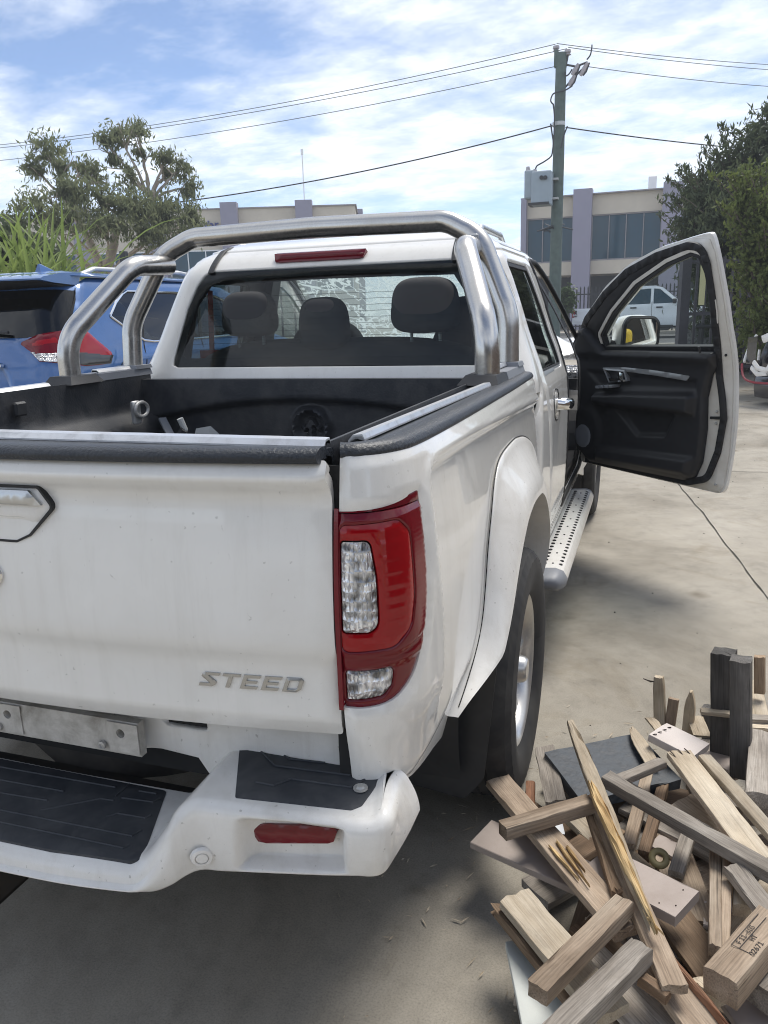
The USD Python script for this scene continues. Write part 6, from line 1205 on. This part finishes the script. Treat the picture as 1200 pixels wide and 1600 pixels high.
stand('short grey squared block left of the dark posts', 1108, 1168, 1106, 2.36, .045, .04, 'wood_dark', px1=1108, cat='block', name='timber_block')
plank('thin pale batten end on top of the short grey block', (1094, 1108, .27), (1150, 1114, .27), .024, .012, 'wood_pale')
stand('rusty brown short post at the top right edge', 1186, 1085, 1026, 2.5, .030, .03, 'wood_brown', cat='post', name='timber_post')
plank('pale flat board right of the dark posts', (1190, 1140, .16), (1176, 1062, .17), .055, .016, 'wood_pale')
plank('pale grey short batten lying right of the dark posts', (1168, 1118, .22), (1240, 1124, .22), .030, .02, 'wood_grey')
plank('second pale short batten just below the first right of the posts', (1168, 1132, .205), (1240, 1138, .205), .026, .02, 'wood_pale')
plank('thick weathered sleeper end at the right edge', (1186, 1240, .24), (1190, 1140, .22), .060, .09, 'wood_grey', cat='sleeper', name='timber_sleeper')
plank('mauve panel piece under the dark posts', (1110, 1172, .13), (1165, 1205, .13), .08, .018, 'panel_mauve', name='mauve_panel', cat='panel', jag=(0, 0))
plank('dark edged batten end left of the nailed tan board', (950, 1222, .20), (1036, 1186, .215), .030, .020, 'wood_grey')
# middle layer
plank('tan brown batten propped low below the weathered diagonal board', (982, 1318, .12), (1012, 1205, .15), .030, .03, 'wood_tan')
plank('darker batten beside it below the weathered diagonal board', (1006, 1330, .11), (1040, 1210, .14), .028, .03, 'wood_brown')
plank('grey batten right of the khaki rubber ring', (1056, 1362, .13), (1076, 1300, .15), .034, .02, 'wood_grey')
plank('mauve panel scrap behind the khaki rubber ring', (1022, 1312, .10), (1060, 1330, .10), .06, .014, 'panel_mauve', name='mauve_panel', cat='panel', jag=(0, 0))
th_ = np.linspace(0, 2*PI, 22); rc = at('z', .14, 1030, 1341); obj('rubber_ring', tube(np.array([rc+[.016*math.cos(t), .016*math.sin(t)*.8, .010*math.sin(t)] for t in th_]), .008, 8), 'rubber_khaki', None, smooth=60, label='khaki rubber ring lying in the gap of the heap', cat='ring')
plank('plain mauve brown panel reaching out left over the concrete', (752, 1298, .16), (960, 1388, .165), .100, .018, 'panel_mauve', name='mauve_panel', cat='panel', jag=(.0, 0), rough=.0003, roll=.04)
plank('thick mauve panel with square cut end right of the split plank', (930, 1340, .19), (1074, 1412, .20), .105, .024, 'panel_mauve', name='mauve_panel', cat='panel', jag=(0, .0), rough=.0003, nails=[(.80, -.35, .002, 0, .001), (.93, -.2, .002, 0, .001), (.88, .3, .002, 0, .001)])
plank('narrow upright tan batten left of a pair in the right middle', (1118, 1478, .20), (1118, 1326, .18), .024, .028, 'wood_tan')
plank('narrow knotty batten right of a pair in the right middle', (1132, 1488, .19), (1137, 1330, .18), .020, .026, 'wood_tan', roll=.1)
plank('short pale block between the batten pair and the grey board', (1160, 1415, .17), (1158, 1356, .17), .035, .03, 'wood_pale', name='timber_block', cat='block')
plank('weathered grey board with peeled edge at the right edge', (1145, 1348, .22), (1225, 1450, .20), .045, .022, 'wood_grey', jag=(.01, .01))
plank('ridged brown board lying flat right of the split plank', (1120, 1520, .10), (1030, 1400, .11), .085, .016, 'wood_brown')
plank('pale grey panel scrap below the batten pair', (1100, 1420, .09), (1180, 1440, .09), .10, .012, 'panel_white', name='white_panel', cat='panel', jag=(0, 0))
# big diagonals on top
plank('broad tan board with three bent nails at its upper end', (1060, 1172, .235), (1190, 1342, .215), .066, .018, 'wood_pale', nails=[(.07, -.30, -.022, -.006, .004), (.06, .05, -.022, -.006, .004), (.05, .36, -.020, -.008, .004)], jag=(.006, .006))
plank('whitish narrow board lying along the broad nailed board', (1100, 1178, .240), (1236, 1330, .225), .034, .018, 'wood_pale', jag=(.008, .004))
plank('weathered grey diagonal board with orange edge', (946, 1208, .25), (1230, 1368, .235), .040, .030, 'wood_grey', jag=(.006, .006))
plank('orange brown underside batten below the weathered diagonal board', (948, 1218, .218), (1232, 1382, .205), .036, .012, 'wood_red')
plank('grey brown plank with splintered middle sloping from the tyre', (776, 1212, .215), (984, 1452, .215), .066, .022, 'wood_tan', jag=(.012, .008), rough=.0025)
for k, (a, b) in enumerate((((858, 1318, .222), (905, 1374, .224)), ((868, 1310, .222), (922, 1384, .226)), ((884, 1318, .222), (915, 1362, .226)))):
    plank(('left', 'longest middle', 'right')[k]+' yellow splinter torn up from the grey brown plank', a, b, .009, .006, 'wood_fresh', taper=([0, .3, 1], [.5, 1, .1]), jag=(.02, .01), name='splinter', cat='splinter')
plank('lower half of the long split plank, tan', (928, 1250, .235), (1056, 1540, .235), .040, .02, 'wood_tan', jag=(.02, .004), taper=([0, .25, 1], [.55, .9, 1.15]))
plank('rough tan edge strip of the long split plank', (916, 1240, .226), (966, 1392, .232), .026, .022, 'wood_brown', jag=(.02, .015), rough=.004)
plank('long split plank with fresh yellow break pointing up', (891, 1124, .30), (1020, 1446, .262), .030, .018, 'wood_pale', jag=(.010, .05), taper=([0, .08, .3, .55, .85, 1], [.55, .8, 1.15, 1.1, .8, .35]), rough=.004)
plank('fresh yellow torn strip along the long split plank', (921, 1216, .295), (1026, 1452, .268), .020, .016, 'wood_fresh', jag=(.03, .05), taper=([0, .15, .6, 1], [.3, 1.1, 1.0, .25]), rough=.0045)
plank('thin curled splinter at the lower end of the torn strip', (1012, 1432, .266), (1038, 1460, .262), .006, .004, 'wood_fresh', taper=([0, 1], [1, .1]), name='splinter', cat='splinter')
plank('short batten lying across the grey brown plank', (784, 1288, .262), (924, 1246, .262), .038, .032, 'wood_tan', jag=(.003, .006), roll=-.08)
# lower left
plank('wide pale plank with torn end at the lower left', (800, 1392, .20), (960, 1582, .185), .074, .022, 'wood_pale', jag=(.014, .004), rough=.0022)
plank('ragged brown plank under the wide pale plank', (790, 1402, .172), (930, 1570, .165), .080, .022, 'wood_brown', jag=(.02, .01), rough=.004)
plank('upper of the two crossing battens at the lower left', (838, 1540, .262), (976, 1402, .258), .040, .032, 'wood_tan', roll=-.05)
plank('lower of the two crossing battens at the lower left', (862, 1612, .268), (1004, 1472, .262), .043, .034, 'wood_grey', roll=-.05)
plank('short brown batten end sticking out below the lower crossing batten', (1000, 1520, .225), (1046, 1552, .222), .020, .022, 'wood_brown')
plank('broad tan board at the lower centre', (1010, 1480, .195), (1120, 1625, .185), .072, .02, 'wood_tan', jag=(.01, 0))
plank('red edged strip beside the broad tan board', (1040, 1482, .205), (1146, 1612, .195), .012, .02, 'wood_red', rough=.003)
plank('dull brown board at the bottom between the crossing battens and the tan board', (900, 1470, .15), (1060, 1640, .14), .085, .018, 'wood_grey')
plank('white green sheet standing at the lower left of the heap', (822, 1470, .125), (862, 1640, .12), .085, .018, 'panel_green_white', name='white_panel', cat='panel', jag=(0, 0), rough=.0003)
# stamped block and neighbours at the lower right
def stamped():
    A, B = at('z', .225, 1124, 1524), at('z', .225, 1210, 1424); L, x, y, z = frame(A, B, -.1); r = thing('stamped_block', 'thick tan block with printed stamp at the lower right', 'block'); UsdGeom.Xformable(r).ClearXformOpOrder(); place(r, A, x, y, z)
    obj('block', plank_mesh(L, .062, .055, pg, (.006, .004), .0018), 'wood_tan', r, smooth=35)
    def tx(s, h, cx, cy): m = meshkit.text_mesh(s, h, .0006); m.apply_translation((cx, cy, .0022)); return m
    obj('printed_stamp', cat_([tx('F 11-603', .0095, L*.42, .006), tx('HT', .0095, L*.52, -.008), tx('02671', .010, L*.36, -.024)]), 'stamp_ink', r)
    obj('stamp_frame', cat_([box((L*.62, .018, .0024), (L*.5, .0012, .0006)), box((L*.62, .003, .0024), (L*.5, .0012, .0006)), box((L*.37, .0, .0024), (.0012, .036, .0006))]), 'stamp_ink', r)
stamped()
plank('orange tan split end beside the stamped block', (1092, 1520, .15), (1128, 1548, .16), .045, .03, 'wood_pale', jag=(.015, .002), name='timber_block', cat='block')
plank('mauve panel at the bottom right corner', (1150, 1548, .10), (1215, 1640, .10), .085, .014, 'panel_mauve', name='mauve_panel', cat='panel', jag=(0, 0))
plank('grey squared timber end at the bottom right corner', (1192, 1545, .17), (1250, 1500, .17), .055, .05, 'wood_grey', name='timber_block', cat='block')
lb = at('z', .155, 872, 1293); obj('paper_label', box(lb, (.026, .05, .001), rz=.25), 'paper_white', None, label='small white paper label showing under the short batten', cat='label')

# ------------------------------------------------------------------ bits lying in the tray of the ute
plain('scrap_white', (.42, .43, .42), .5)
jp = np.array([-.34, 1.30, .90]); sc = thing('broken_trim', 'whitish broken plastic piece lying in the tray by its front wall', 'debris', jp)
obj('shard', trimesh.convex.convex_hull(np.array([(-.06, 0, -.18), (.12, .02, -.18), (.105, .01, .06), (.05, .0, .115), (-.03, .03, .10), (-.05, .02, .03)])), 'scrap_white', sc); obj('clip', tube([(-.09, .0, .02), (-.065, .01, .10), (-.075, 0, .14)], .012, 8), 'scrap_white', sc)
obj('bracket', cat_([tube([(-.06, .0, .10), (-.20, -.02, -.05)], .015, 6), box((-.12, 0, .0), (.08, .03, .09), ch=.01)]), 'dark_trim', sc)
plank('dark grey metal strip leaning on the front wall of the tray', (-.60, 1.46, 1.02), (-.40, 1.30, .86), .03, .012, 'grey_plastic', name='metal_strip', cat='metal strip', world=True, jag=(0, 0))

# ------------------------------------------------------------------ crashed white car at the right edge
cc = at('z', 0, 1186, 640); K = thing('crashed_car', 'crashed white car with its bare black front at the right edge', 'car', (2.40, 10.75, 0), rz=-.6)
plain('shiny_black', (.012, .012, .014), .15, coat=.5); plain('hose_red', (.25, .02, .03), .5)
gq = lambda x, z: np.stack([x, .10-.55*np.clip(-(np.asarray(x)-.62)/.62, 0, 1)**0*0+.28*((np.asarray(x)-.9)/.9)**2, z], -1)
obj('bumper_skirt', loft([[(x, y+.30*((x-.9)/.9)**2, z) for y, z in ((.02, .10), (-.02, .22), (.0, .36), (.05, .40), (.25, .40), (.25, .10))] for x in np.linspace(.02, 1.8, 16)]), 'shiny_black', K, smooth=40)
obj('skirt_lip', tube(np.array([(x, -.03+.30*((x-.9)/.9)**2, .375) for x in np.linspace(.0, 1.8, 16)]), .018, 6), 'shiny_white', K) if 'shiny_white' in M else None
obj('engine_bay', loft([[(x, y+.30*((x-.9)/.9)**2, z) for y, z in ((.12, .38), (.06, .60), (.14, .86), (.60, .98), (1.0, .98), (1.0, .38))] for x in np.linspace(.08, 1.72, 12)]), 'shiny_black', K, smooth=30)
for pts, r in (([(.10, .05, .60), (.20, .0, .52), (.36, -.05, .50)], .030), ([(.05, .10, .52), (.18, .02, .44), (.34, -.03, .46)], .030), ([(.36, -.06, .50), (.42, -.08, .60), (.42, -.07, .78)], .035), ([(.14, .10, .62), (.13, .12, .76)], .022), ([(.20, .06, .90), (.34, .05, .96), (.6, .0, 1.0)], .05)):
    obj('white_strip', tube(fillet([np.array(p) for p in pts], .04, 4), r, 6, sq=(.6, 1.2)), 'white_plastic', K, smooth=40)
obj('guard', loft([[(x, y, z) for y, z in ((.10+.5*k, .92-.1*k), (.45+.3*k, .99), (1.2, 1.0), (1.8, .98))] for x, k in ((.02, .55), (.10, .25), (.22, .10), (.42, .0))], closed=False, cap=False), 'white_paint', K, smooth=40)
obj('wheel_arch_liner', loft([[(-.02+.06*math.sin(a)*0, .35+.55*(1-math.cos(a))*.5*1.6, .20+.72*math.sin(a)), (.30, .35+.88*(1-math.cos(a))*.5, .20+.70*math.sin(a))] for a in np.linspace(.1, PI-.1, 14)], closed=False, cap=False), 'shiny_black', K, smooth=50)
obj('torn_edge', tube(spline([(-.02, .30, .95), (-.10, .28, .80), (-.13, .24, .62), (-.11, .20, .58)], 14), .018, 6), 'white_paint', K, smooth=50)
obj('torn_liner', loft([[(-.11, .24, z), (.10, .10, z+.02)] for z in np.linspace(.55, .92, 8)], closed=False, cap=False), 'shiny_black', K)
obj('red_hose', tube(spline([(-.12, .16, .56), (-.06, .08, .44), (.04, .0, .36), (.2, -.04, .33), (.5, -.10, .33)], 20), .016, 6), 'hose_red', K, smooth=50)
obj('shell', loft([[(x, y, z) for x, z in ((.0, .3), (.0, .85), (.08, 1.0), (.30, 1.0+h), (.5, 1.02+1.0*h), (1.3, 1.02+1.0*h), (1.5, 1.0+h), (1.72, 1.0), (1.8, .85), (1.8, .3))] for y, h in ((1.0, .0), (1.6, .0), (2.3, .42), (3.4, .42), (4.1, .05), (4.3, .0))]), 'white_paint', K, smooth=40)
for y in (.95, 3.4):
    w_ = revolve([(0, .09), (.20, .08), (.21, .10), (.30, .1), (.32, .06), (.32, -.08), (0, -.08)], 26); w_.vertices[:, 0] *= -1; w_.faces = w_.faces[:, ::-1]; w_.apply_translation((.12, y, .32)); obj('wheel', w_, 'tyre_rubber', K, smooth=40)
# ------------------------------------------------------------------ yellow bollard by the workshop door
def _mirror_spot(px, py, dist):
    d = pixel_ray(px, py); d /= np.linalg.norm(d); Hh = CAM_POS+d*(((MC+mn*.046-CAM_POS)@mn)/(d@mn)); rr = d-2*(d@mn)*mn; return Hh+rr*dist
bp_ = _mirror_spot(978, 520, 8.2)
bo = thing('bollard', 'yellow round topped steel bollard at the workshop door', 'bollard', (bp_[0], bp_[1], 0)); obj('post', revolve([(0, 1.06), (.05, 1.05), (.085, 1.02), (.095, .97), (.095, 0), (0, 0)], 24, 'z'), 'bollard_yellow', bo, smooth=50); obj('base_plate', revolve([(0, .012), (.16, .012), (.16, 0), (0, 0)], 24, 'z'), 'galvanised', bo)

# chips and splinters scattered round the heap
chips = []; cg = np.random.default_rng(8)
for _ in range(240):
    a_ = cg.uniform(0, 2*PI); r_ = cg.normal(0, .28); c = np.array([1.25+.42*math.cos(a_)*(1+abs(r_)), .62+.55*math.sin(a_)*(1+abs(r_))]); L = cg.uniform(.006, .045); W = cg.uniform(.0006, .0022); t_ = cg.uniform(0, PI)
    d = np.array([math.cos(t_), math.sin(t_)]); n_ = np.array([-d[1], d[0]]); z = cg.uniform(.004, .009)
    P = [(*(c-d*L/2), z), (*(c+n_*W), z+.002), (*(c+d*L/2), z+.001), (*(c-n_*W), z)]; chips.append(TM(np.array(P), [[0, 2, 1], [0, 3, 2]]))
tag(obj('wood_chips', cat_(chips), 'wood_pale'), 'pale splinters and chips scattered on the concrete round the timber heap', 'wood chips', kind='stuff')

# ------------------------------------------------------------------ thin summer haze
mat('haze', {'v': ('principled_volume', {'color': (.90, .94, 1.0), 'density': .0017, 'anisotropy': .3})}, [], surface=None, volume='v.volume')
obj('haze', box((0, 100, 4.9), (610, 420, 12.2)), 'haze', None, kind='stuff')
